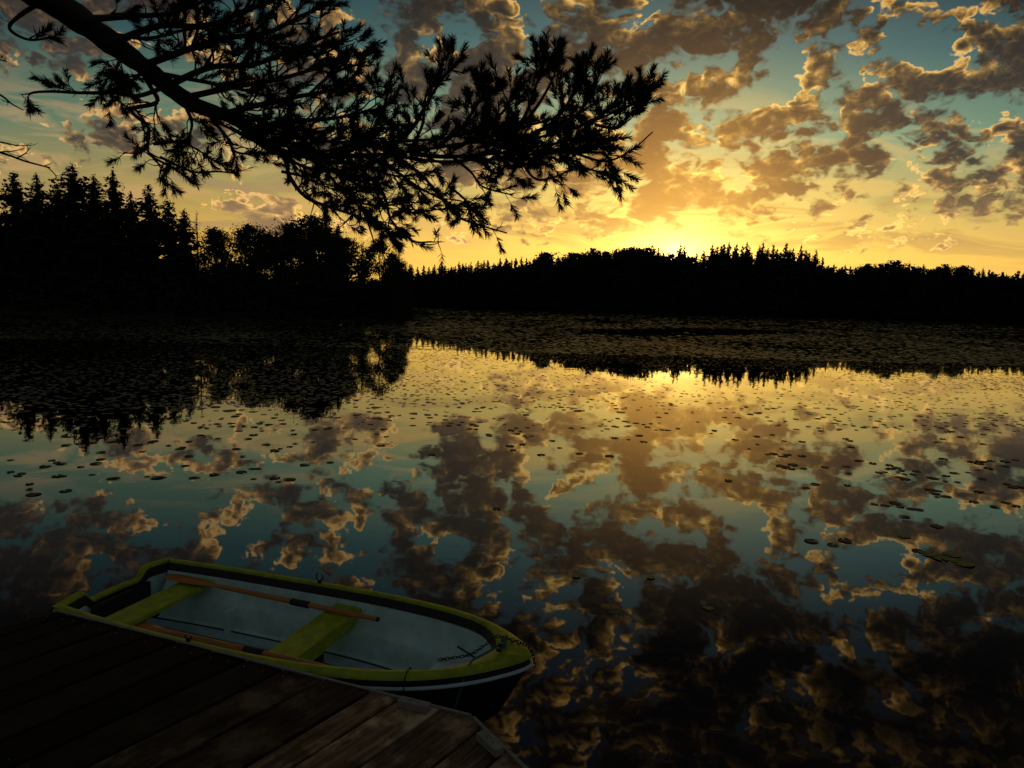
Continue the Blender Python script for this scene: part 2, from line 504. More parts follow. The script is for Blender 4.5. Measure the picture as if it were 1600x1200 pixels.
def conifer_meshes(name, h, seed, base=.08, width=.2, n_whorl=26, dens=1.0, ragged=.35, droop=.12, taper=1.0, card=.34, bare=0.0):
    """a spruce or pine: trunk and needle crown as two meshes; height h, crown radius width*h"""
    r = random.Random(seed); tk = MB(); cr = MB()
    lean = Vector((r.uniform(-.02, .02) * h, r.uniform(-.02, .02) * h, 0))
    pts = [lean * (q * q) + Vector((0, 0, h * q * .985 - .4 * (1 - q))) for q in (0, .25, .5, .75, 1)]
    tk.tube(pts, [h * .013 * (1 - q) + .02 for q in (0, .25, .5, .75, 1)], 7)
    for w in range(n_whorl):
        q = base + (1 - base) * (w + r.uniform(-.3, .3)) / n_whorl
        q = min(max(q, .02), .985)
        L0 = width * h * min(1.0, ((1 - q) * 1.05 + .02)) ** taper
        if q < base + .12: L0 *= .65
        for k in range(r.randint(4, 6)):
            if r.random() < bare * (1 - q): continue
            a = r.uniform(0, 2 * math.pi); L = L0 * r.uniform(1 - ragged, 1 + ragged * .7)
            up = (q - .55) * .5 - droop * r.uniform(.5, 1.5)
            o = lean * (q * q) + Vector((0, 0, h * q))
            dirv = Vector((math.cos(a), math.sin(a), up))
            if L > .5: tk.tube([o, o + dirv * L * .9], [.035, .012], 3, cap=False)
            steps = max(2, int(L / (card * .55) * dens))
            for i in range(steps):
                f = (i + .4) / steps
                sp = L * .24 * (1 - abs(f - .4)) + .05
                for _ in range(4):
                    p = o + dirv * (L * f) + Vector((r.gauss(0, sp * .5), r.gauss(0, sp * .5), r.gauss(0, .15 + .012 * h * (1 - f)) - .05))
                    leaf_card(cr, p, card * (1.5 - .6 * f) * (.30 + .70 * min(1, L / 1.6)), r, .8)
    return tk.mesh('trunk', M_bark), cr.mesh('crown', M_fol)

def round_meshes(h, seed, width=.3, lobes=14, per=170, base=.3, card=.32, gaps=.5):
    """a broadleaf or old pine: forked trunk and a crown of uneven leaf clumps with sky showing between"""
    r = random.Random(seed); tk = MB(); cr = MB()
    tk.tube([(0, 0, -.4), (r.uniform(-.2, .2), r.uniform(-.2, .2), h * .4), (r.uniform(-.3, .3), r.uniform(-.3, .3), h * .9)], [h * .014, h * .011, .03], 7)
    for l in range(lobes):
        q = base + (1 - base) * (l + .5) / lobes
        rr = width * h * math.sin(min(1, (1.08 - q) / (1 - base + .08) * 1.35) * math.pi * .5) * r.uniform(.45, 1.0)
        a = r.uniform(0, 6.283)
        c = Vector((math.cos(a) * rr, math.sin(a) * rr, h * q * .96))
        tk.tube([(0, 0, h * q * .72), c * .6 + Vector((0, 0, h * q * .32)), c], [.06, .04, .015], 4, cap=False)
        s = h * r.uniform(.055, .105)
        for _ in range(per):
            p = c + Vector((max(-1.8, min(1.8, r.gauss(0, 1))) * s, max(-1.8, min(1.8, r.gauss(0, 1))) * s, max(-1.7, min(1.7, r.gauss(0, 1))) * s * .55))
            leaf_card(cr, p, card * max(.7, 2.3 - 1.0 * (p - c).length / s), r, 1.0)
    return tk.mesh('trunk', M_bark), cr.mesh('crown', M_leaf)

KINDS = {}
for i in range(3): KINDS['pine%d' % i] = (19.0, conifer_meshes('p', 19.0, 20 + i, .10, .25, 34, 1.0, .60, .02, .75, .50, .18))
for i in range(4): KINDS['spruce%d' % i] = (18.0, conifer_meshes('s', 18.0, 40 + i, .04, .24, 38, 1.0, .42, .14, .85, .48))
for i in range(3): KINDS['leaf%d' % i] = (11.0, round_meshes(11.0, 60 + i, .28, 30, 330, .10, .27))
KINDS['open'] = (10.0, round_meshes(10.0, 71, .36, 20, 260, .22, .25))
KINDS['snag'] = (11.0, conifer_meshes('n', 11.0, 80, .55, .055, 12, .9, .5, .05, .35, .22))
KINDS['thin'] = (10.0, conifer_meshes('n', 10.0, 81, .06, .17, 26, .9, .5, .05, .9, .36))

def put_tree(name, kind, x, y, top, label, cat, group=None, sx=1.0, rot=None, seedr=rnd):
    """stand a tree of this kind on the ground at x, y so that it rises to height top"""
    z = land_z(x, y); h0, (tm, cm) = KINDS[kind]
    s = (top - z) / h0
    e = empty(name, (x, y, z), seedr.uniform(0, 6.28) if rot is None else rot); e.scale = (s * sx, s * sx, s)
    mesh_obj('trunk', tm, e); mesh_obj('crown', cm, e)
    return tag(e, label, cat, group)

# the wooded point on the near left: the trees whose tops stand out, left to right
LEFT = [
 (22, 266, 'pine0', 1.0, 'tall_pine', 'tall ragged black pine at the extreme end of the left shore, at the picture edge', 97),
 (57, 270, 'spruce1', .9, 'spruce_tree', 'slim black spruce second in from the picture edge on the left shore', 96),
 (86, 284, 'pine1', .85, 'pine_tree', 'shorter dark pine leaning against the tallest tree of the left shore', 95),
 (106, 254, 'pine2', 1.15, 'tall_pine', 'tallest and broadest black pine of the left shore', 94),
 (141, 270, 'spruce3', 1.0, 'spruce_tree', 'full black spruce close behind the tallest pine of the left shore', 97),
 (180, 267, 'spruce0', 1.05, 'spruce_tree', 'pointed tall spruce standing clear between two gaps of sky on the left shore', 93),
 (203, 300, 'spruce2', 1.0, 'spruce_tree', 'lower spruce merged with the right flank of the pointed tall one', 95),
 (229, 287, 'spruce1', 1.15, 'spruce_tree', 'broad blunt-topped spruce right of the pointed tall one', 92),
 (264, 311, 'pine1', .95, 'pine_tree', 'narrow-crowned dark pine ending the tall group of the left shore', 91),
 (286, 325, 'spruce3', 1.0, 'spruce_tree', 'small spruce closing off the tall group before the bare thin pole tree', 90),
 (308, 331, 'snag', 1.0, 'thin_tree', 'thin bare pole of a tree with only a tuft at its top', 90),
 (337, 356, 'leaf0', .9, 'birch_tree', 'small round-topped birch just right of the bare thin pole tree', 90),
 (383, 351, 'leaf1', 1.0, 'birch_tree', 'round airy birch midway along the left shore skyline', 89),
 (414, 359, 'leaf2', .85, 'birch_tree', 'small narrow birch squeezed between the airy birch and the dense dark tree', 89),
 (455, 351, 'leaf0', 1.1, 'leafy_tree', 'dense dark tree forming the left shoulder of the rounded clump', 90),
 (479, 338, 'leaf1', 1.2, 'leafy_tree', 'highest dense tree of the rounded clump under the hanging pine branch', 91),
 (502, 354, 'leaf2', 1.1, 'leafy_tree', 'dense dark tree forming the right shoulder of the rounded clump', 90),
 (524, 350, 'pine0', 1.1, 'pine_tree', 'loose-crowned pine standing beside the rounded clump near the point', 93),
 (544, 372, 'leaf1', .9, 'leafy_tree', 'low leafy tree tucked under the loose-crowned pine near the point', 95),
 (566, 379, 'thin', 1.0, 'thin_spruce', 'thin pointed spruce near the tip of the wooded point', 97),
 (594, 374, 'open', .72, 'open_pine', 'open umbrella-like pine with sky through its crown at the tip of the point', 99),
 (614, 394, 'leaf0', .62, 'leafy_tree', 'low rounded tree just behind the open pine at the tip', 101),
 (627, 407, 'leaf2', .6, 'leafy_tree', 'last small tree at the very tip of the wooded point', 104),
]
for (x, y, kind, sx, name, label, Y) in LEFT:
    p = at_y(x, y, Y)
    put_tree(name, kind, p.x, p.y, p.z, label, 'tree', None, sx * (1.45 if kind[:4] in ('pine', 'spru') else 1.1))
# the trees between and below them, merged in the dark
prof = [(-60, 300), (0, 305), (60, 310), (110, 318), (160, 372), (190, 365), (215, 372), (240, 360), (290, 384), (340, 402), (420, 408), (480, 392), (540, 418), (600, 436), (640, 446)]
def lerp_prof(P, x):
    for (x0, y0), (x1, y1) in zip(P, P[1:]):
        if x <= x1: return y0 + (y1 - y0) * (x - x0) / (x1 - x0)
    return P[-1][1]
rl = random.Random(11)
for i in range(60):
    x = -70 + 705 * (i + rl.uniform(0, 1)) / 60; 
    Y = rl.uniform(88, 100) + max(0, (x - 420)) * .03
    y = lerp_prof(prof, x) + rl.uniform(6, 60)
    p = at_y(x, y, Y)
    if shore_dist(p.x, p.y) < .8: continue
    k = rl.choice(['spruce0', 'spruce1', 'spruce2', 'pine0', 'pine1', 'leaf0'] if x < 300 else ['leaf0', 'leaf1', 'leaf2', 'spruce2', 'thin'])
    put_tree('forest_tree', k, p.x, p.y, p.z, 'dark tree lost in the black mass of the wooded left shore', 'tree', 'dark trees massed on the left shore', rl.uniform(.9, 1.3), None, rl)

# bushes and ground cover along the near point: nobody could count them
ub = MB(); ru = random.Random(5)
for i in range(5200):
    x = ru.uniform(-60, 655); Y = ru.uniform(80, 110)
    p = at_y(x, 490, Y); d = shore_dist(p.x, p.y)
    if d < .1: continue
    hh = (1.2 if x > 560 else 4.6) * min(1, d / 3.0 + .15)
    for _ in range(3):
        leaf_card(ub, (p.x + ru.gauss(0, .5), p.y + ru.gauss(0, .5), land_z(p.x, p.y) + ru.uniform(0, hh) ** 1.0), .75, ru, 1.0)
tag(ub.build('undergrowth', M_under), 'black tangle of bushes under the trees of the left shore', 'undergrowth', kind='stuff')

# a low bushy tip in the water at the end of the point
for (x, y, Y, s) in [(655, 487, 121, 1.5), (630, 484, 115, 2.2), (669, 492, 124, .9)]:
    p = at_y(x, y, Y); bb = MB()
    for _ in range(420):
        a = ru.uniform(0, 6.28); q = math.sqrt(ru.random())
        leaf_card(bb, (q * math.cos(a) * s * 1.5, q * math.sin(a) * s, abs(ru.gauss(0, .45)) * s * (1.1 - q)), .3, ru, 1.0)
    o = bb.build('low_bush', M_under); o.location = (p.x, p.y, max(0, land_z(p.x, p.y)))
    tag(o, {1.5: 'middle one of three low bushes at the waterline tip of the wooded point', 2.2: 'largest low bush at the tip of the point, closest to the trees', .9: 'smallest low bush at the outermost tip of the wooded point'}[s], 'bush')

# ------------------------------------------------------------------ far shore
FAR = [(560, 424), (620, 415), (640, 412), (700, 409), (735, 405), (780, 401), (830, 398), (850, 391), (880, 397), (905, 395), (935, 393), (960, 388), (985, 385), (1000, 383), (1028, 385), (1045, 394), (1056, 390), (1063, 386), (1072, 387), (1084, 398), (1095, 396),
       (1105, 391), (1115, 381), (1135, 380), (1150, 388), (1165, 379), (1176, 390), (1188, 379), (1205, 388), (1222, 382), (1240, 386), (1255, 392), (1275, 392), (1286, 402), (1296, 412), (1330, 412), (1350, 411), (1400, 407), (1450, 413), (1500, 413), (1550, 417), (1600, 421), (1680, 424)]
def far_Y(x):
    """distance of the far shoreline along the view direction at picture column x"""
    d = ray(x, 470); k = d.x / d.y
    lo, hi = 200.0, 420.0
    Y = 200.0
    while Y < 430 and shore_dist(k * Y, Y) < 0: Y += 3
    return Y
FK = {}
for i in range(4): FK['f%d' % i] = (22.0, conifer_meshes('f', 22.0, 100 + i, .02, .31, 34, .8, .34, .10, .92, .62)[1])
for i in range(3): FK['d%d' % i] = (20.0, round_meshes(20.0, 120 + i, .24, 24, 90, .12, .95)[1])
for i in range(2): FK['p%d' % i] = (20.0, conifer_meshes('p', 20.0, 140 + i, .06, .21, 20, .6, .6, .0, .7, 1.0, .12)[1])
M_far = M_fol
def far_tree(kind, x, Y, top, fat=1.0):
    z = land_z(x, Y); h0, cm = FK[kind]; s = max(.25, (top - z) / h0)
    o = mesh_obj({'f': 'far_spruce', 'd': 'far_leafy_tree', 'p': 'far_pine'}[kind[0]], cm)
    o.location = (x, Y, z); sx = rl.uniform(.85, 1.2) * fat; o.scale = (s * sx, s * sx, s); o.rotation_euler = (0, 0, rl.uniform(0, 6.28))
    return o
FAR_LABEL = {'f': ('pointed black spruce in the skyline of the far shore', 'pointed spruces of the far shore skyline'),
             'd': ('rounded black leafy tree in the skyline of the far shore', 'rounded trees of the far shore skyline'),
             'p': ('ragged black pine in the skyline of the far shore', 'ragged pines of the far shore skyline')}
yc = {}
xs = 600.0
while xs < 1640:
    spire = 1050 < xs < 1292
    y = lerp_prof(FAR, xs) + (rl.uniform(8, 17) if spire else rl.uniform(1, 9) - (5 if rl.random() < .12 else 0))
    Y = far_Y(xs) + rl.uniform(9, 26); p = at_y(xs, y, Y)
    if spire: k = rl.choice(['f0', 'f1', 'f2', 'f3'])
    elif xs > 1292: k = rl.choice(['p0', 'p1', 'f1', 'd2', 'p0'])
    elif xs < 850: k = rl.choice(['f0', 'f1', 'f2', 'f3', 'f0', 'p1'])
    else: k = rl.choice(['d0', 'd1', 'd2', 'p1', 'f2'] if xs > 900 else ['f1', 'p0', 'd0'])
    lab, grp = FAR_LABEL[k[0]]
    tag(far_tree(k, p.x, p.y, p.z), lab, 'tree', grp)
    xs += rl.choice([2.5, 4, 5.5, 8, 9]) if not spire else rl.uniform(4.0, 7)
for (x, y) in [(1088, 394), (1101, 390), (1113, 379), (1119, 385), (1126, 383), (1133, 380), (1140, 377), (1147, 385), (1152, 381), (1159, 383), (1166, 378), (1171, 385), (1186, 383), (1192, 378), (1199, 386), (1210, 382), (1216, 388), (1227, 380), (1234, 388), (1241, 387), (1253, 383), (1258, 390), (1266, 394), (1285, 401)]:
    Y = far_Y(x) + rl.uniform(4, 12); p = at_y(x, y, Y)
    tag(far_tree(rl.choice(['f0', 'f1', 'f2', 'f3']), p.x, p.y, p.z, rl.uniform(.9, 1.15)), 'high pointed spruce of the spiky row right of the sun', 'tree', 'high spires of the far shore right of the sun')
# two spruces that stand alone in front of the sun
for (x, y, lab) in [(1062, 381, 'slim pointed spruce standing alone right under the setting sun'), (1071, 384, 'second small pointed spruce beside the slim one under the setting sun'), (1274, 390, 'broad blunt spruce that ends the high row, where the skyline drops')]:
    Y = far_Y(x) + 10; p = at_y(x, y, Y); o = far_tree('f2', p.x, p.y, p.z); o.name = 'far_spruce'; tag(o, lab, 'tree')

# the rest of the far wood, one dark mass
fm = MB(); rf = random.Random(3)
src = [(k, np.array([v.co[:] for v in me.vertices]), [tuple(p.vertices) for p in me.polygons]) for k, (h0, me) in FK.items()]
for i in range(420):
    x = 575 + 1090 * (i + rf.random()) / 420
    Y = far_Y(x) + rf.choice([1.5, 2.5, 4, 6, 9, 30])
    y = lerp_prof(FAR, x) + rf.uniform(12, 28) + (12 if 1085 < x < 1290 else 0) + (18 if rf.random() < .35 else 0)
    p = at_y(x, y, Y); z = land_z(p.x, p.y); k, vs, fs = rf.choice(src); h0 = FK[k][0]
    s = (p.z - z) / h0; a = rf.uniform(0, 6.28); ca, sa = math.cos(a) * s * 1.5, math.sin(a) * s * 1.5
    q = np.stack([vs[:, 0] * ca - vs[:, 1] * sa + p.x, vs[:, 0] * sa + vs[:, 1] * ca + p.y, vs[:, 2] * s + z], 1)
    fm.add(q.tolist(), fs)
for i in range(9000):
    x = rf.uniform(575, 1660); Y = far_Y(x) + rf.uniform(.2, 7); p = at_y(x, 490, Y)
    leaf_card(fm, (p.x, p.y, land_z(p.x, p.y) + rf.uniform(0, 6)), 2.0, rf, 1.0)
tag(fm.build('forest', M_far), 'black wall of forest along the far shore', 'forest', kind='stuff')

# ------------------------------------------------------------------ dock
DZ = .55
DA, DB, DC = Vector((-3.05, 4.33)), Vector((-.17, 3.287)), Vector((1.85, .44))
DD, DE = DC + Vector((-.57, -.82)) * 4, DA + Vector((-.6, -.8)) * 6.4
PANG = R(54.5)
dock = empty('dock', (0, 0, 0), PANG)
tag(dock, 'dark weathered plank dock with a cut corner beside the rowing boat', 'dock')
_dm = Matrix.Rotation(-PANG, 2)
def dl(p): return _dm @ Vector((p[0], p[1]))
poly = [dl(p) for p in (DA, DB, DC, DD, DE)]
def clip(pl, y0, y1):
    for (lim, sg) in ((y0, 1), (y1, -1)):
        out = []
        for i in range(len(pl)):
            a, b = pl[i], pl[(i + 1) % len(pl)]
            ia, ib = (a.y - lim) * sg >= 0, (b.y - lim) * sg >= 0
            if ia: out.append(a)
            if ia != ib: out.append(a + (b - a) * ((lim - a.y) / (b.y - a.y)))
        pl = out
        if not pl: return []
    return pl
edge_x = [-2.75, -2.50, -2.253, -2.041, -1.779, -1.54, -1.29, -1.03, -.739, -.572, -.336]
cuts = sorted([dl((x, DA.y + (x - DA.x) * (DB.y - DA.y) / (DB.x - DA.x))).y for x in edge_x] + [dl((-.113, 3.20)).y] + [dl((-.113, 3.20)).y - .2 * k for k in range(1, 14)] + [dl((-2.75, 4.22)).y + .2 * k for k in range(1, 6)])
deck = MB(); tones = []; rd = random.Random(4)
for y0, y1 in zip(cuts, cuts[1:]):
    pl = clip(poly, y0 + .009, y1 - .009)
    if len(pl) < 3: continue
    if sum(a.x * b.y - b.x * a.y for a, b in zip(pl, pl[1:] + pl[:1])) < 0: pl.reverse()
    z1 = DZ + rd.uniform(-.004, .003); z0 = z1 - .038; n = len(pl); cx = sum(p.x for p in pl) / n; cy = (y0 + y1) / 2; wy = dl((-.572, 3.43)).y; tn = rd.uniform(.04, .34) + 1.9 * max(0.0, min(1.0, (1.1 - (cy - wy)) / 1.1)) * rd.uniform(.6, 1.2)  # tone fades leftwards: shade at that end painted into the board colour
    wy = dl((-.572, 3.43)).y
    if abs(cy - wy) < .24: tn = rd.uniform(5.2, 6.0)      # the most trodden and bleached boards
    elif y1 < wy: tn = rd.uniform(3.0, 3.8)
    ins = [Vector((p.x, p.y + (.006 if p.y < cy else -.006))) for p in pl]
    deck.add([(p.x, p.y, z1) for p in ins] + [(p.x, p.y, z1 - .006) for p in pl] + [(p.x, p.y, z0) for p in pl],
             [tuple(range(n))] + [(i, i + n, (i + 1) % n + n, (i + 1) % n) for i in range(n)] + [(i + n, i + 2 * n, (i + 1) % n + 2 * n, (i + 1) % n + n) for i in range(n)] + [tuple(reversed(range(2 * n, 3 * n)))])
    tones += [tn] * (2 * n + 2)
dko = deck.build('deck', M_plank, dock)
nails = MB(); nails.tube([(0, 0, -.002), (0, 0, .0045)], .0042, 7); screw_me = nails.mesh('screw', M_steel); n_screw = 0
for y0, y1 in zip(cuts, cuts[1:]):
    for off in (.07, 1.15):
        for f in (.25, .75):
            y = y0 + (y1 - y0) * f + rd.uniform(-.012, .012)
            pl = clip(poly, y - .001, y + .001)
            if len(pl) < 3: continue
            x = max(p.x for p in pl) - off + rd.uniform(-.012, .012)
            w_ = Matrix.Rotation(PANG, 2) @ Vector((x, y)); d_ = Vector((w_.x, w_.y, DZ - CAM_H))
            px_, py_ = d_.dot(CR) / d_.dot(_fw) * FPX, -d_.dot(CU) / d_.dot(_fw) * FPX
            if d_.dot(_fw) < .3 or abs(px_) > 830 or py_ > 620: continue          # not worth building where the photo shows nothing
            so_ = mesh_obj('screw', screw_me, dock); so_.location = (x, y, DZ); n_screw += 1
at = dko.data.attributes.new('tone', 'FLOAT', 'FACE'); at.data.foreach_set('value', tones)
def dock_bar(name, a, b, w, h, ztop, m, inset=0.0):
    a, b = dl(a), dl(b); d = b - a; mb = MB()
    nrm_ = Vector((-d.y, d.x)).normalized()
    c = (a + b) / 2 + nrm_ * inset
    mb.box((c.x, c.y, ztop - h / 2), (d.length, w, h), rz=math.atan2(d.y, d.x))
    return mb.build(name, m, dock)
dock_bar('edge_board', DA, DB, .018, .06, DZ + .006, M_trim, .010)
dock_bar('edge_board', DB + (DC - DB).normalized() * .012, DC, .018, .06, DZ + .006, M_trim, .010)
dock_bar('beam', DA + Vector((-.1, -.1)), DB + Vector((-.15, -.1)), .08, .16, DZ - .042, M_post, -.12)
dock_bar('beam', DA + Vector((-1.2, -1.5)), DB + Vector((.35, -1.45)), .08, .16, DZ - .042, M_post, -.12)
for q in (DB + Vector((-.22, -.16)), DA + Vector((-.12, -.42)), DC + Vector((-.6, .2)), DB + Vector((-1.6, .35))):
    mb = MB(); p = dl(q); mb.tube([(p.x, p.y, -1.6), (p.x, p.y, .34)], .075, 12); mb.build('pile', M_post, dock)
def block(a, b, label):
    a, b = dl(a), dl(b); d = b - a; c = (a + b) / 2; rz = math.atan2(d.y, d.x)
    mb = MB(); mb.box((c.x, c.y, DZ + .030), (d.length, .050, .040), rz=rz)
    o = mb.build('cleat_block', M_trim, dock); o['label'] = label
    bv = o.modifiers.new('bevel', 'BEVEL'); bv.width = .004; bv.segments = 2
    sc = MB()
    for f in (-.12, .14):
        p = c + d * f; sc.tube([(p.x, p.y, DZ + .049), (p.x, p.y, DZ + .0515)], .0045, 8)
    sc.build('screw', M_metal, o)
b1a, b1b = on_z(624, 1090, .60), on_z(670, 1101, .60)
block(b1a.xy, b1b.xy, 'pale wooden block screwed to the dock edge nearest the boat')
b2a, b2b = on_z(750, 1142, .60), on_z(781, 1170, .60)
block(b2a.xy, b2b.xy, 'pale wooden block screwed along the cut corner of the dock')

# ------------------------------------------------------------------ rowing boat
BO = Vector((-2.98, 4.92, 0)); BRZ = R(-19.1)
BM = Matrix.Translation(BO) @ Matrix.Rotation(BRZ, 4, 'Z')
boat = empty('rowing_boat', BO, BRZ)
tag(boat, 'small rowing boat with yellow-green rim and pale inside moored at the dock', 'boat')
WP = [(0, .51), (.45, .548), (.9, .568), (1.6, .575), (2.0, .562), (2.4, .515), (2.7, .445), (2.92, .355), (3.10, .245), (3.22, .145), (3.29, .072), (3.33, 0.0)]
def bw(s):
    for i, ((a, wa), (b, wb_)) in enumerate(zip(WP, WP[1:])):
        if s <= b:
            q = (s - a) / (b - a)
            m0 = (wb_ - WP[i - 1][1]) / (b - WP[i - 1][0]) if i > 0 else (wb_ - wa) / (b - a)
            m1 = (WP[i + 2][1] - wa) / (WP[i + 2][0] - a) if i + 2 < len(WP) else (wb_ - wa) / (b - a)
            h = b - a
            return (2 * q ** 3 - 3 * q * q + 1) * wa + (q ** 3 - 2 * q * q + q) * h * m0 + (-2 * q ** 3 + 3 * q * q) * wb_ + (q ** 3 - q * q) * h * m1
    return 0.0
def sheer(s): return .525 + .10 * (max(0, s) / 3.33) ** 3
FI = [1 - (1 - i / 44.0) ** 1.5 for i in range(45)]
def bloop(off, smax, zf, s0=0.0, wide=0.0):
    """one closed-at-the-bow line round the boat: near side stern to bow, far side back to the stern"""
    near, far = [], []
    for f in FI:
        s = s0 + (smax - s0) * f
        y = max(0.0, bw(s) - off)
        if off > .05:                              # the inner lines round off before the stem
            q = max(0.0, (s - smax + .26) / .26); y *= math.sqrt(max(0.0, 1 - q ** 2.6))
        z = zf(s) if callable(zf) else zf
        near.append(Vector((s, -y, z))); far.append(Vector((s, y, z)))
    return near + far[::-1][1:]
S = sheer
W_ = .040
rail = MB()
rail.grid([bloop(.010, 3.318, lambda s: S(s) - .042), bloop(0, 3.33, lambda s: S(s) - .036), bloop(.003, 3.328, lambda s: S(s) - .024), bloop(.018, 3.31, lambda s: S(s) - .004), bloop(.026, 3.30, S), bloop(.058, 3.10, S, .05, W_), bloop(.065, 3.09, lambda s: S(s) - .005, .05, W_), bloop(.067, 3.085, lambda s: S(s) - .022, .05, W_)])
# across the stern, with the dip for a motor
def stern_z(y):
    a = abs(y - .02); q = min(1, max(0, (a - .19) / .09)); q = q * q * (3 - 2 * q)
    return S(0) - .088 * (1 - q)
ys = [-.505 + 1.01 * i / 40 for i in range(41)]
def st(y): return -.085 * (1 - (y / .505) ** 2)
def srow(ds, dz): return [Vector((st(y) + ds, y, stern_z(y) + dz)) for y in ys]
rail.grid([srow(-.022, -.05), srow(-.024, -.03), srow(-.012, 0), srow(.040, 0), srow(.048, -.006), srow(.048, -.022)])
rail.build('gunwale', M_green, boat)
sk = MB()
sk.grid([bloop(.068, 3.083, lambda s: S(s) - .018, .05, W_), bloop(.078, 3.075, lambda s: S(s) - .045, .05, W_), bloop(.088, 3.065, lambda s: S(s) - .080, .05, W_)])
sk.grid([srow(.047, -.018), srow(.048, -.06), srow(.050, -.10)])
sk.build('lining', M_skirt, boat)
inner = MB()
inner.grid([bloop(.087, 3.067, lambda s: S(s) - .076, .05, W_), bloop(.105, 3.045, lambda s: .39, .06, W_), bloop(.175, 2.96, .300, .07, W_), bloop(.190, 2.945, .294, .07, W_), bloop(.197, 2.935, .284, .08, W_), bloop(.222, 2.90, .165, .1, W_), bloop(.232, 2.885, .136, .1, W_), bloop(.255, 2.85, .124, .1, W_), bloop(.275, 2.83, .120, .1, W_)])
inner.grid([[Vector((st(y) + .048, y, stern_z(y) - .095)) for y in ys], [Vector((st(y) * .8 + .055, y, .30)) for y in ys], [Vector((st(y) * .5 + .08, y, .12)) for y in ys]])
inner.build('inner_wall', M_white, boat)
fl = MB(); rows = []
GR = [-1, -.62, -.585, -.57, -.555, -.52, -.22, -.185, -.17, -.155, -.12, .12, .155, .17, .185, .22, .52, .555, .57, .585, .62, 1]
for f in FI:
    so = 3.33 * f; s = .06 + (2.83 - .06) * f; y = max(0.0, bw(s) - .27) * math.sqrt(max(0.0, 1 - max(0.0, (s - 2.57) / .26) ** 2.6))
    rows.append([Vector((s, g * y, .121 - (.016 if abs(abs(g) - .57) < .02 or abs(abs(g) - .17) < .02 else 0))) for g in GR])
fl.grid(rows, False)
flo = fl.build('floor', M_floor, boat)
gm = MB()
for g in (-.57, -.17, .17, .57):
    pts = []
    for f in FI:
        s = .10 + (2.72 - .10) * f; y = max(0.0, bw(s) - .27) * math.sqrt(max(0.0, 1 - max(0.0, (s - 2.57) / .26) ** 2.6))
        pts.append((s, g * y, .110))
    gm.tube(pts, .013, 5)
gm.tube([Vector(p) + Vector((0, 0, .002)) for p in bloop(.266, 2.84, .116)], .010, 5)
gm.build('floor_seam', M_skirt, flo)
bs = MB()
bs.grid([bloop(.008, 3.318, lambda s: S(s) - .046), bloop(.010, 3.316, lambda s: S(s) - .078)])
bs.grid([srow(-.018, -.046), srow(-.016, -.085)])
bs.build('black_strip', M_black, boat)
rb = MB(); rb.tube(bloop(-.002, 3.332, lambda s: S(s) - .084), .0115, 8)
rb.tube([Vector((st(y) - .020, y, stern_z(y) - .07)) for y in ys], .009, 8); rb.build('rub_rail', M_rub, boat)
hl = MB()
hl.grid([bloop(.010, 3.316, lambda s: S(s) - .084), bloop(.045, 3.17, .27), bloop(.13, 2.98, .07, .02), bloop(.26, 2.80, -.06, .05), bloop(.50, 2.7, -.10, .1)])
hl.grid([[Vector((st(y) - .016, y, stern_z(y) - .084)) for y in ys], [Vector((st(y) * .8, y * .95, .1)) for y in ys], [Vector((.02, y * .7, -.08)) for y in ys]])
hl.build('hull', M_hull, boat)
def plank_box(name, c, size, m, bev=.006):
    mb = MB(); mb.box(c, size); o = mb.build(name, m, boat)
    b = o.modifiers.new('bevel', 'BEVEL'); b.width = bev; b.segments = 3
    return o
o = plank_box('seat', (.40, .0, .412), (.235, .90, .034), M_green)
o = plank_box('seat', (1.745, .0, .412), (.225, .96, .034), M_green)
mb = MB(); mb.box((1.836, 0, .352), (.02, .88, .084)); mb.build('seat_skirt', M_green, o)
mb = MB(); mb.box((1.74, 0, .25), (.16, .10, .26)); mb.build('seat_support', M_skirt, o)
mb = MB(); mb.box((.020, .02, .31), (.03, .50, .20)); mb.build('motor_board', M_skirt, boat)
for sy in (-1, 1):
    mb = MB(); mb.box((.79, sy * .34, .205), (.03, .17, .17)); mb.build('locker_end', M_white, boat)
# bow step: a three-cornered plate
bp = MB(); pl = [(2.66, -.36), (3.03, -.10), (3.03, .10), (2.66, .36)]
bp.add([(x, y, .385 + (x - 2.66) * .10) for x, y in pl] + [(x, y, .13) for x, y in pl], [(0, 1, 2, 3), (0, 3, 7, 4), (0, 4, 5, 1), (3, 2, 6, 7)])
o = bp.build('bow_step', M_step, boat); b = o.modifiers.new('bevel', 'BEVEL'); b.width = .012; b.segments = 3
lp = MB(); lp.tube([(2.72, .28, .396), (2.99, .10, .423)], .006, 6); lp.build('seam', M_skirt, o)
def rowlock(s, side, lift):
    e = MB(); y = side * (bw(s) - .045); z = S(s)
    e.tube([(s, y, z - .01), (s, y, z + .018)], .014, 10)
    pts = [Vector((s + .030 * math.sin(a), y, z + .018 + lift * (.5 - .5 * math.cos(a)))) for a in (-2.5, -2.0, -1.4, -.7, 0, .7, 1.4, 2.0, 2.5)]
    e.tube(pts, .006, 6)
    e.build('rowlock', M_metal, boat)
rowlock(1.45, 1, .062); rowlock(1.22, -1, .018)
cl = MB(); bz = S(3.18)
cl.tube([(3.14, -.05, bz + .002), (3.14, -.05, bz + .03)], .012, 8); cl.tube([(3.14, .02, bz + .002), (3.14, .02, bz + .03)], .012, 8)
cl.tube([(3.145, -.10, bz + .036), (3.14, -.05, bz + .031), (3.14, .02, bz + .031), (3.135, .075, bz + .036)], .011, 8)
cl.build('cleat', M_metal, boat)

def in_boat(o): o.matrix_world = BM; return o
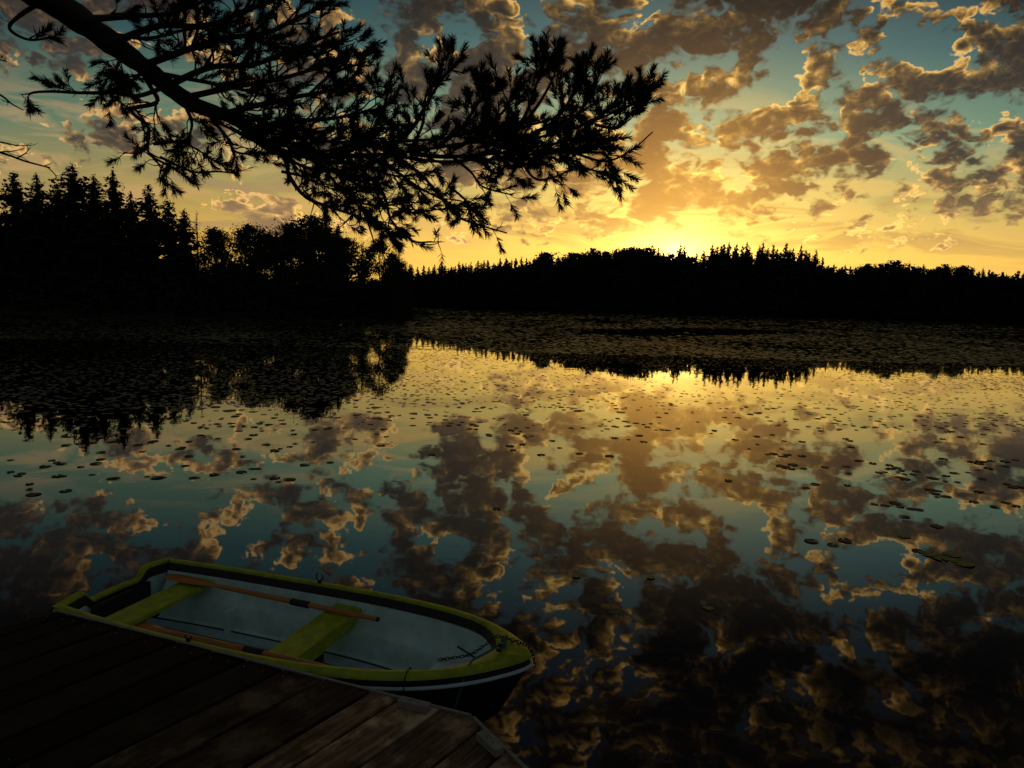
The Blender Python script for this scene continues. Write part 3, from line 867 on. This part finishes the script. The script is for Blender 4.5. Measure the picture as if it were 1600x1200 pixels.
# chain lying over the bow
path = smooth_path([(2.672, .08, .395), (2.76, .09, .42), (2.88, .105, .46), (2.98, .115, .54), (3.05, .11, S(3.05) + .012), (3.14, .105, S(3.14) + .010), (3.225, .075, S(3.2) + .012), (3.30, .035, S(3.3) + .006), (3.335, .02, S(3.3) - .05), (3.34, .02, S(3.3) - .12)], 10)
ch = MB(); acc = 0.0; last = None; k = 0; lens = [0.0]
for a, b in zip(path, path[1:]): lens.append(lens[-1] + (b - a).length)
tot = lens[-1]; pitch_ = .0255; n = int(tot / pitch_)
def on_path(d):
    for i in range(len(lens) - 1):
        if lens[i + 1] >= d: return path[i] + (path[i + 1] - path[i]) * ((d - lens[i]) / (lens[i + 1] - lens[i] + 1e-9))
    return path[-1]
for i in range(n):
    c = on_path((i + .5) * pitch_); d = (on_path((i + .9) * pitch_) - on_path((i + .1) * pitch_)).normalized()
    u_ = d.cross(Vector((0, 0, 1)))
    u_ = u_.normalized() if u_.length > .1 else Vector((0, 1, 0))
    w2_ = d.cross(u_).normalized()
    side_ = u_ if i % 2 else w2_ * .8 + u_ * .6
    ring = [c + d * (.017 * math.cos(a)) + side_ * (.0088 * math.sin(a)) for a in [2 * math.pi * q / 12 for q in range(13)]]
    ch.tube(ring, .0032, 5, cap=False)
tag(in_boat(ch.build('chain', M_metal)), 'dark iron chain lying over the bow deck down to the bow step', 'chain')
# blue mooring rope knotted on the bow cleat
rp = MB(); rr = random.Random(2)
coil = []
for i in range(46):
    a = i * .75; coil.append((3.14 + .018 * math.cos(a) + rr.gauss(0, .002), -.015 + .045 * math.sin(a * .5) , bz + .018 + .022 * (i / 46) + .008 * math.sin(a)))
rp.tube(coil, .0075, 6)
rp.tube(smooth_path([(3.14, -.04, bz + .045), (3.10, -.09, bz + .022), (3.055, -.17, bz + .012), (3.03, -.215, bz + .006), (3.015, -.262, bz - .03), (3.005, -.30, bz - .085), (2.99, -.305, bz - .16), (2.95, -.33, bz - .30), (2.90, -.40, .14)], 6), .0065, 6)
tag(in_boat(rp.build('mooring_rope', M_rope)), 'blue rope knotted round the bow cleat and hanging over the near side', 'rope')
# thin dark cord round the near rim
cdm = MB(); s_ = 2.70; y_ = -bw(s_)
cdm.tube([(s_, y_ + .10, S(s_) - .03), (s_, y_ + .085, S(s_) + .004), (s_ + .004, y_ + .03, S(s_) + .005), (s_ + .006, y_ - .004, S(s_) - .035), (s_ + .008, y_ - .016, S(s_) - .095), (s_ + .01, y_ - .005, S(s_) - .14)], .0042, 6)
tag(in_boat(cdm.build('cord', M_black)), 'thin black cord looped over the near rim of the boat', 'cord')
# stern line to the dock
sl_ = MB()
sl_.tube([(.06, -.545, S(0) - .10), (.03, -.54, S(0) - .07), (.0, -.52, S(0) - .10), (.05, -.55, S(0) - .12), (.09, -.56, S(0) - .09)], .012, 6)
pA = BM @ Vector((.03, -.545, S(0) - .09)); inv = BM.inverted()
pts = [inv @ q for q in (pA, Vector((-3.25, 4.24, .47)), Vector((-3.45, 4.0, .48)), Vector((-3.75, 3.65, .56)), Vector((-4.3, 3.0, .575)))]
sl_.tube(smooth_path(pts, 6), .006, 6)
tag(in_boat(sl_.build('stern_line', M_rope)), 'dark blue stern line tied round the near stern corner of the boat', 'rope')

def oar(a, b, label):
    """an oar from its blade tip a to its grip b, in the boat"""
    a, b = Vector(a), Vector(b); L = (b - a).length
    x = (b - a).normalized(); y = Vector((0, 0, 1)).cross(x).normalized(); z = x.cross(y)
    e = empty('oar'); m = Matrix((x, y, z)).transposed().to_4x4(); m.translation = a
    e.matrix_world = BM @ m
    mb = MB(); mb.tube([(.34, 0, 0), (.6, 0, 0), (L * .6, 0, 0), (L - .13, 0, 0)], [.014, .0175, .0195, .0185], 12); mb.build('shaft', M_oar, e)
    rows = []
    for f, w, tck in ((0, .018, .004), (.02, .04, .005), (.08, .058, .006), (.22, .060, .008), (.36, .046, .010), (.45, .026, .013), (.52, .015, .014)):
        rows.append([Vector((f, w * math.cos(q), tck * math.sin(q))) for q in [2 * math.pi * k / 16 for k in range(16)]])
    mb = MB(); mb.grid(rows, True, True); mb.add(rows[0], [tuple(range(16))]); mb.build('blade', M_oar, e)
    mb = MB(); mb.tube([(L * .62, 0, 0), (L * .62 + .005, 0, 0), (L * .70, 0, 0), (L * .70 + .005, 0, 0)], [.020, .026, .026, .020], 12); mb.build('collar', M_black, e)
    mb = MB(); mb.tube([(L - .135, 0, 0), (L - .12, 0, 0), (L - .02, 0, 0), (L, 0, 0)], [.0185, .0155, .0165, .012], 12); mb.build('grip', M_oar, e)
    mb = MB(); mb.tube([(L - .012, 0, 0), (L + .004, 0, 0)], [.0175, .014], 12); mb.build('end_cap', M_black, e)
    return tag(e, label, 'oar')
oar((.13, .335, .452), (2.09, .318, .452), 'orange wooden oar laid across both seats along the far side of the boat')
oar((.28, -.245, .362), (2.24, -.405, .487), 'orange wooden oar tucked under the near rim of the boat')

# ------------------------------------------------------------------ lily pads
def pad_mesh(seed, m):
    r = random.Random(seed); n = 22; notch = .22
    vs = [(0, 0, .02)]
    for ring, q in ((0, .55), (1, 1.0)):
        for i in range(n + 1):
            a = notch + (2 * math.pi - 2 * notch) * i / n
            w = 1 + .04 * math.sin(3 * a + seed) + .03 * math.sin(7 * a)
            vs.append((q * w * math.cos(a), q * w * .92 * math.sin(a), .02 + .035 * q * math.sin(2 * a + seed) * ring + .02 * ring))
    fs = [(0, i + 1, i + 2) for i in range(n)] + [(i + 1, i + n + 2, i + n + 3, i + 2) for i in range(n)]
    me = bpy.data.meshes.new('lily_pad'); me.from_pydata(vs, [], fs); me.materials.append(m)
    me.polygons.foreach_set('use_smooth', [True] * len(fs)); me.update(); return me
PADS = [pad_mesh(i, M_pad) for i in range(5)]; PADY = [pad_mesh(9 + i, M_pad_y) for i in range(2)]
rp_ = random.Random(21)
def one_pad(x, y, r, label, group=None, yellow=False):
    p = on_z(x, y, 0.0)
    if shore_dist(p.x, p.y) > -.2: return
    o = mesh_obj('lily_pad', rp_.choice(PADY if yellow else PADS))
    o.location = (p.x, p.y, .003 + rp_.uniform(0, .006)); o.scale = (r, r, r * .6)
    o.rotation_euler = (rp_.gauss(0, .025), rp_.gauss(0, .025), rp_.uniform(0, 6.28))
    tag(o, label, 'lily pad', group)
# pads that can be told apart
for (x, y, r, yl, lab) in [
    (1107, 951, .062, True, 'lone yellow-green lily pad on dark water between the boat and the right edge'),
    (1320, 845, .105, False, 'round lily pad afloat on the bright blue patch, rightmost of a short row'),
    (1301, 852, .085, False, 'lily pad just below and left of the round one on the blue patch'),
    (1268, 846, .105, False, 'lily pad at the left end of the short row on the blue patch'),
    (1450, 866, .12, True, 'olive lily pad at the left end of the crowded cluster near the right edge'),
    (1468, 872, .13, True, 'olive lily pad in the middle of the crowded cluster near the right edge'),
    (1487, 867, .12, True, 'upper olive lily pad of the crowded cluster near the right edge'),
    (1505, 881, .14, True, 'largest olive lily pad, lowest right of the crowded cluster'),
    (1436, 862, .10, False, 'dark lily pad tailing off left from the crowded cluster'),
    (1412, 838, .10, True, 'single olive lily pad above the crowded cluster near the right edge'),
    (1413, 808, .09, False, 'flat dark lily pad well above the crowded cluster near the right edge'),
    (1464, 823, .10, False, 'dark lily pad above and right of the single olive one'),
    (900, 901, .06, True, 'small yellowish lily pad afloat above the bow of the boat'),
    (1017, 903, .055, True, 'small yellowish lily pad in the dark reflections beyond the bow'),
    (776, 795, .075, False, 'black lump of a lily pad alone in the middle water'),
    (158, 718, .10, False, 'thick black lily pad among the drifting ones under the left tree reflections'),
]: one_pad(x, y, r * .8, lab, None, yl)
GRP = {'l': ('dark lily pad in the drifts under the reflected left shore', 'lily pads drifting on the left of the lake'),
       'm': ('small dark lily pad scattered over the golden reflections in mid lake', 'lily pads scattered in the middle of the lake'),
       'r': ('dark lily pad in the long drifts on the right of the lake', 'lily pads drifting on the right of the lake')}
near_pts = []
def drift(cx, cy, n, sx, sy, key):
    for _ in range(n):
        y = cy + rp_.gauss(0, sy); x = cx + rp_.gauss(0, sx) + (y - cy) * rp_.uniform(1.5, 4)
        if 628 < y < 800 and 0 < x < 1600: near_pts.append((x, y, key))
for (cx, cy, n, sx, sy) in [(30, 742, 3, 25, 3), (110, 725, 7, 40, 5), (60, 765, 5, 45, 4), (130, 745, 4, 40, 4), (230, 745, 5, 50, 4), (260, 690, 9, 60, 5), (390, 655, 12, 70, 6), (330, 668, 8, 60, 4), (270, 710, 6, 50, 6), (410, 690, 9, 50, 7), (390, 745, 7, 40, 7), (460, 715, 6, 60, 8), (320, 640, 10, 60, 5), (180, 660, 6, 60, 6), (100, 690, 6, 60, 5)]:
    drift(cx, cy, n, sx, sy, 'l')
for (cx, cy, n, sx, sy) in [(560, 680, 9, 60, 10), (640, 650, 9, 60, 8), (690, 660, 7, 60, 6), (800, 670, 8, 50, 6), (825, 685, 6, 35, 6), (870, 640, 7, 70, 6), (580, 645, 8, 50, 5), (740, 710, 3, 90, 8), (860, 705, 4, 60, 8), (1000, 660, 5, 60, 5), (960, 680, 4, 60, 6), (1060, 670, 6, 60, 5)]:
    drift(cx, cy, n, sx, sy, 'm')
for (cx, cy, n, sx, sy) in [(1215, 710, 9, 22, 5), (1240, 728, 7, 35, 4), (1330, 655, 12, 50, 5), (1290, 690, 9, 60, 5), (1500, 680, 14, 60, 7), (1400, 735, 14, 45, 6), (1560, 725, 14, 40, 6), (1490, 745, 12, 40, 5), (1480, 770, 6, 30, 4), (1395, 790, 6, 30, 4), (1560, 655, 10, 40, 6), (1440, 640, 10, 60, 5), (1200, 650, 8, 50, 5), (1530, 790, 6, 60, 4), (1240, 760, 4, 60, 5), (1590, 760, 5, 20, 4)]:
    drift(cx, cy, n, sx, sy, 'r')
near_pts.sort(key=lambda q: -q[1])
for (x, y, k) in near_pts[:280]:
    one_pad(x, y, rp_.uniform(.045, .095), GRP[k][0], GRP[k][1])
# everything farther out merges into a carpet
far = MB(); rq = random.Random(8)
def flat_pad(x, y, r, squash=1.0):
    n = 8 if r < .4 else 9; a0 = rq.uniform(0, 6.28); tx, ty = rq.gauss(0, .03), rq.gauss(0, .03); z = rq.uniform(.002, .012)
    vs = []
    for i in range(n):
        a = a0 + 2 * math.pi * i / n; q = r * rq.uniform(.8, 1.1)
        dx_, dy_ = q * math.cos(a), q * math.sin(a) * squash
        vs.append((x + dx_, y + dy_, z + max(-.0015, dx_ * tx + dy_ * ty)))
    far.add(vs, [tuple(range(n))])
def keep_prob(x, y):
    """how thick the pads lie at this spot of the lake, by where it is on the water"""
    if abs((x - 1062) / 155) ** 2 + abs((y - 519) / 5.5) ** 2 < 1: return 0.06
    p = 0.0
    edge_ = 548 + (20 if x > 1000 else 0) + 25 * max(0, (x - 1200) / 400)
    q = 1 / (1 + math.exp((x - 560 - .5 * (y - 545)) / 45))
    left = 655 - .06 * x
    a = 1.0 if y < edge_ else max(.10, 1 - (y - edge_) / 26)
    b = .30 if y < left else max(.08, .30 - (y - left) / 40)
    if y < 530: b = .6
    p = a * (1 - q) + b * q
    return p
cnt = 0
for i in range(110000):
    x = rq.uniform(-30, 1630); y = 479 + 195 * rq.random() ** 1.25
    if rq.random() > keep_prob(x, y): continue
    if y > 640 and rq.random() < .65: continue
    p = on_z(x, y, 0.0)
    if p.y > 420 or p.y < 0 or shore_dist(p.x, p.y) > -.6: continue
    nz = mnoise.noise(Vector((p.x * .09, p.y * .05, 2.0)))
    if rq.random() > .62 + nz * .9: continue
    dist = p.y
    if dist < 38: flat_pad(p.x, p.y, rq.uniform(.035, .08))
    else: flat_pad(p.x, p.y, rq.uniform(.08, .16) * (1 + (dist - 38) / 42), 1.0)
    cnt += 1
for (x, y, k) in near_pts[280:]:
    p = on_z(x, y, 0.0); flat_pad(p.x, p.y, rq.uniform(.07, .13))
o = far.build('lily_pads', M_carpet)
tag(o, 'carpet of lily pads spread over the far and middle water', 'lily pads', kind='stuff')

# ------------------------------------------------------------------ the pine that hangs over the water
pine = empty('pine_tree', (-6.3, 1.4, land_z(-6.3, 1.4)))
tag(pine, 'old pine whose long needle-tufted limb hangs black across the sky over the lake', 'tree')
PO = Vector(pine.location)
def wood(name, mb): return mb.build(name, M_bark, pine)
def P_(x, y, Y): return at_y(x, y, Y) - PO
tk = MB(); tk.tube(smooth_path([(0, 0, -.3), (.05, .02, 1.5), (.0, .05, 3.2), (-.1, .0, 5.5), (-.05, .1, 9), (0, 0, 13)], 5), [.30 - .27 * i / 25 for i in range(26)], 14); wood('trunk', tk)
limb_px = [(-230, -150, 2.6), (-60, -62, 3.0), (40, -15, 3.2), (100, 15, 3.3), (160, 58, 3.4), (230, 112, 3.45), (300, 160, 3.5), (370, 200, 3.5), (440, 225, 3.5), (530, 240, 3.5), (630, 240, 3.45), (730, 230, 3.42), (830, 217, 3.4), (920, 197, 3.4), (985, 168, 3.4), (1012, 148, 3.4)]
rq0 = random.Random(17)
lpts = smooth_path([Vector((.0, .05, 3.35)), Vector((1.2, .35, 3.62))] + [P_(x + rq0.gauss(0, 3), y + rq0.gauss(0, 5), Y) for (x, y, Y) in limb_px], 6)
nl = len(lpts)
lr = [(.088 * max(0, 1 - i / (nl * .68)) ** 1.0 + .013 * (1 - i / nl)) * (1 + .28 * mnoise.noise(Vector((i * .45, 0, 0)))) + .004 for i in range(nl)]
lm = MB(); lm.tube(lpts, lr, 12); wood('limb', lm)
rt = random.Random(33)
def needles(mb, p, d, L, n, nl_=.040):
    d = d.normalized(); a = d.cross(Vector((.3, .5, 1))).normalized(); b = d.cross(a)
    for i in range(n):
        f = rt.random() ** .7; th = rt.uniform(0, 6.283)
        side = a * math.cos(th) + b * math.sin(th)
        sp = rt.uniform(.25, .80) * (1.15 - .5 * f)
        nd = (d + side * sp).normalized()
        q = p + d * (L * f); l = nl_ * rt.uniform(.7, 1.15)
        w = nd.cross(Vector((rt.gauss(0, 1), rt.gauss(0, 1), rt.gauss(0, 1)))).normalized() * .0015
        m_ = q + nd * (l * .55) + side * .003
        mb.add([q - w, q + w, m_ + w, m_ - w], [(0, 1, 2, 3)])
        mb.add([m_ - w, m_ + w, q + nd * l + side * .010], [(0, 1, 2)])
def px_dir(dx_, dy_): return (CR * dx_ - CU * dy_)
def twig(wm, nm, p, d, L, r, depth, tuft_p, upb):
    """a crooked twig with side twigs and needle tufts"""
    pts = [p]; n = 5; dd = d.normalized()
    for i in range(n):
        dd = (dd + Vector((rt.gauss(0, .20), rt.gauss(0, .20), rt.gauss(0, .20) + upb * .10))).normalized()
        pts.append(pts[-1] + dd * (L / n))
    wm.tube(pts, [r * (1 - .6 * i / n) for i in range(n + 1)], 5, cap=False)
    if rt.random() < tuft_p: needles(nm, pts[-2], pts[-1] - pts[-2] + Vector((0, 0, .004 * upb)), rt.uniform(.055, .095), rt.randint(65, 100))
    if depth > 0:
        for _ in range(rt.randint(1, 3)):
            i = rt.randint(1, n - 1)
            sd = (pts[i + 1] - pts[i]).normalized() + Vector((rt.gauss(0, .6), rt.gauss(0, .6), rt.gauss(0, .6)))
            twig(wm, nm, pts[i], sd, L * rt.uniform(.45, .75), r * .6, depth - 1, tuft_p, upb)
def branch(px, Y, r0, n_tw, tuft_p, upb=.3, L=.16, end=True, bare=False, dY=0.0, depth=1):
    n = len(px)
    if upb <= 0: tuft_p *= .75
    pts = smooth_path([P_(x, y, Y + dY * i / max(1, n - 1) + (rt.gauss(0, .03) if i else 0)) for i, (x, y) in enumerate(px)], 5)
    wm, nm = MB(), MB(); m = len(pts)
    wm.tube(pts, [r0 * (1 - .75 * i / m) + .0012 for i in range(m)], 6, cap=False)
    if upb >= .6: n_tw = int(n_tw * .55)
    for k in range(n_tw):
        i = rt.randint(int(m * .15), m - 2)
        d = (pts[i + 1] - pts[i]).normalized() + Vector((rt.gauss(0, .55), rt.gauss(0, .55), rt.gauss(0, .55) + upb * .4))
        twig(wm, nm, pts[i], d, L * rt.uniform(.5, 1.2), r0 * .32 + .0012, depth, tuft_p, upb)
    if end and not bare:
        for q in range(3):
            needles(nm, pts[-1 - q * 2], (pts[-1] - pts[-3]).normalized() + Vector((rt.gauss(0, .25), rt.gauss(0, .25), rt.gauss(0, .25) + .25 * upb)), .08, 85)
    o = wood('dead_branch' if bare else 'branch', wm)
    if nm.v: nm.build('needles', M_needle, o)
B = [
 # left end, small side branches
 ([(70, 0), (30, 25), (15, 45), (45, 62), (85, 58)], 3.3, .010, 4, .6, .2, .08),
 ([(190, 85), (180, 110), (165, 125)], 3.4, .008, 5, .9, .1, .10),
 ([(260, 135), (215, 150), (180, 145), (125, 145), (75, 143), (45, 148), (50, 172)], 3.35, .010, 5, .75, -.2, .09),
 ([(225, 110), (205, 128), (195, 138)], 3.4, .008, 6, .95, 0, .10),
 ([(215, 100), (235, 135), (245, 160), (205, 172), (232, 200), (232, 238), (262, 258), (292, 276)], 3.4, .012, 14, .55, -.2, .13),
 ([(240, 225), (280, 222), (310, 235), (345, 258)], 3.42, .007, 9, .45, 0, .12),
 ([(250, 245), (300, 268), (340, 268), (375, 272)], 3.42, .006, 5, .2, 0, .10, False),
 ([(290, 165), (300, 195), (290, 222)], 3.45, .009, 10, .7, .1, .13),
 ([(330, 185), (355, 215), (370, 238), (415, 240)], 3.45, .009, 14, .35, 0, .14),
 # above the limb, left half
 ([(130, 30), (210, 25), (270, 20), (340, -8)], 3.3, .015, 12, .6, .4, .16),
 ([(180, 65), (250, 40), (320, 40), (390, 15), (450, -10)], 3.35, .016, 16, .6, .4, .18),
 ([(230, 100), (300, 75), (350, 60), (420, 50), (470, 25), (512, 8)], 3.4, .016, 18, .6, .4, .18),
 ([(270, 130), (330, 105), (400, 100), (460, 75), (530, 50)], 3.4, .015, 18, .6, .3, .18),
 ([(300, 150), (370, 135), (430, 125), (490, 108), (548, 90)], 3.45, .014, 18, .6, .3, .18),
 ([(340, 180), (400, 165), (470, 150), (520, 140), (555, 120)], 3.4, .014, 18, .55, .3, .17),
 ([(300, 75), (310, 40), (305, 10)], 3.45, .008, 8, .7, .4, .14),
 ([(400, 100), (410, 60), (420, 30)], 3.5, .008, 9, .7, .4, .14),
 ([(480, 150), (520, 115), (560, 100), (572, 85)], 3.5, .008, 8, .5, .3, .12),
 ([(390, 205), (450, 190), (520, 185), (590, 170)], 3.45, .013, 20, .5, .2, .18),
 ([(330, 170), (380, 180), (440, 200), (500, 205)], 3.55, .010, 16, .5, .1, .16),
 # below the limb, middle
 ([(430, 222), (448, 255), (452, 275), (478, 308), (520, 325), (560, 338), (582, 348)], 3.45, .013, 16, .5, -.1, .15),
 ([(440, 268), (470, 275), (500, 288), (530, 300)], 3.45, .007, 10, .55, 0, .13),
 ([(470, 240), (510, 262), (545, 280), (580, 300)], 3.4, .010, 15, .5, 0, .15),
 ([(540, 245), (575, 275), (600, 305), (612, 345), (645, 376), (675, 378)], 3.4, .010, 11, .35, -.2, .13, False),
 ([(575, 330), (590, 350), (605, 362)], 3.42, .006, 6, .9, -.3, .09),
 ([(560, 240), (610, 262), (650, 290), (690, 312)], 3.42, .010, 15, .5, 0, .15),
 ([(620, 245), (660, 275), (690, 310), (715, 338), (750, 352), (792, 364)], 3.4, .009, 10, .35, 0, .11, False),
 ([(700, 290), (725, 310), (738, 326)], 3.4, .006, 6, 1.0, 0, .08),
 ([(640, 320), (655, 330), (700, 325)], 3.42, .005, 5, .8, 0, .09),
 ([(700, 240), (735, 268), (755, 292), (802, 305)], 3.38, .007, 7, .25, 0, .10, False),
 ([(770, 232), (788, 258), (770, 285)], 3.4, .006, 6, .7, 0, .09),
 ([(820, 220), (818, 255), (838, 280), (868, 276), (905, 262), (950, 272)], 3.4, .007, 8, .3, 0, .09),
 # the feathery right half, pointing up
 ([(560, 235), (585, 200), (600, 165), (610, 130)], 3.4, .010, 12, .8, .6, .10),
 ([(600, 238), (640, 205), (665, 165), (690, 125), (715, 100)], 3.42, .012, 18, .85, .7, .10),
 ([(640, 235), (660, 195), (665, 150), (678, 128)], 3.4, .009, 12, .85, .6, .10),
 ([(680, 232), (720, 200), (745, 165), (755, 150)], 3.4, .010, 16, .85, .6, .10),
 ([(720, 228), (760, 200), (790, 170), (800, 155)], 3.38, .010, 16, .85, .6, .10),
 ([(770, 225), (815, 190), (835, 140), (848, 102)], 3.4, .011, 20, .9, .7, .09),
 ([(800, 215), (840, 165), (865, 120), (868, 100)], 3.44, .009, 14, .9, .7, .09),
 ([(820, 216), (865, 190), (895, 150), (922, 112)], 3.4, .010, 20, .9, .7, .09),
 ([(870, 205), (905, 175), (925, 140), (916, 125)], 3.36, .008, 14, .9, .7, .09),
 ([(900, 200), (940, 180), (960, 160)], 3.4, .008, 12, .9, .6, .09),
 ([(930, 195), (965, 200), (985, 180), (1000, 172)], 3.42, .007, 9, .9, .5, .10),
 ([(960, 180), (990, 160), (1020, 138)], 3.38, .007, 8, 1.0, .7, .08),
 ([(975, 172), (978, 140), (982, 110)], 3.4, .004, 0, 0, .5, .05, False),
 ([(640, 240), (700, 245), (770, 240), (850, 235), (930, 232)], 3.42, .011, 26, .7, .3, .15),
 ([(700, 232), (760, 215), (830, 195), (890, 180)], 3.36, .009, 20, .8, .6, .10),
 ([(850, 232), (900, 238), (945, 240), (955, 262)], 3.4, .008, 10, .6, 0, .10),
 ([(900, 240), (945, 252), (985, 236), (1020, 206)], 3.4, .006, 6, .1, .4, .07, False),
]
B += [
 ([(430, 225), (500, 236), (560, 228), (620, 232)], 3.42, .008, 26, .75, .3, .09),
 ([(760, 236), (820, 242), (880, 236), (940, 225)], 3.42, .008, 22, .8, .3, .09),
 ([(300, 160), (350, 196), (400, 214), (450, 222)], 3.42, .008, 16, .6, .2, .10),
 ([(420, 222), (470, 215), (530, 222), (600, 215)], 3.55, .010, 22, .4, .2, .15),
 ([(360, 200), (420, 232), (480, 262), (540, 270), (590, 285)], 3.5, .010, 22, .35, 0, .15),
 ([(450, 230), (500, 250), (560, 258), (620, 275), (660, 270)], 3.38, .009, 22, .4, 0, .14),
 ([(480, 235), (520, 280), (545, 310), (590, 322), (625, 318)], 3.46, .008, 16, .45, -.1, .13),
 ([(540, 238), (580, 225), (640, 220), (700, 215), (750, 200)], 3.5, .009, 24, .6, .4, .13),
 ([(600, 240), (680, 252), (740, 250), (800, 248)], 3.45, .008, 20, .6, .1, .12),
 ([(760, 225), (820, 232), (880, 222), (940, 212)], 3.46, .008, 22, .8, .4, .12),
 ([(160, 50), (230, 60), (300, 45), (360, 50)], 3.5, .010, 16, .5, .3, .15),
 ([(250, 115), (330, 130), (400, 145), (450, 160)], 3.36, .010, 20, .45, .2, .15),
 ([(390, 60), (440, 75), (500, 85), (545, 60)], 3.5, .008, 14, .55, .3, .13),
]
for b in B: branch(*b)
# bare twigs reaching in from the left
branch([(-160, 215), (-60, 222), (0, 238), (40, 252), (78, 262)], 3.1, .007, 9, 0, .0, .10, False, True)
branch([(-160, 190), (-50, 215), (0, 222), (28, 228)], 3.15, .005, 5, 0, .0, .07, False, True)
branch([(-140, 100), (-40, 130), (0, 148), (18, 162), (36, 172)], 3.1, .005, 2, 0, -.2, .05, False, True)
branch([(-120, 80), (-30, 85), (-5, 92), (10, 96)], 3.1, .005, 3, 0, 0, .05, False, True)
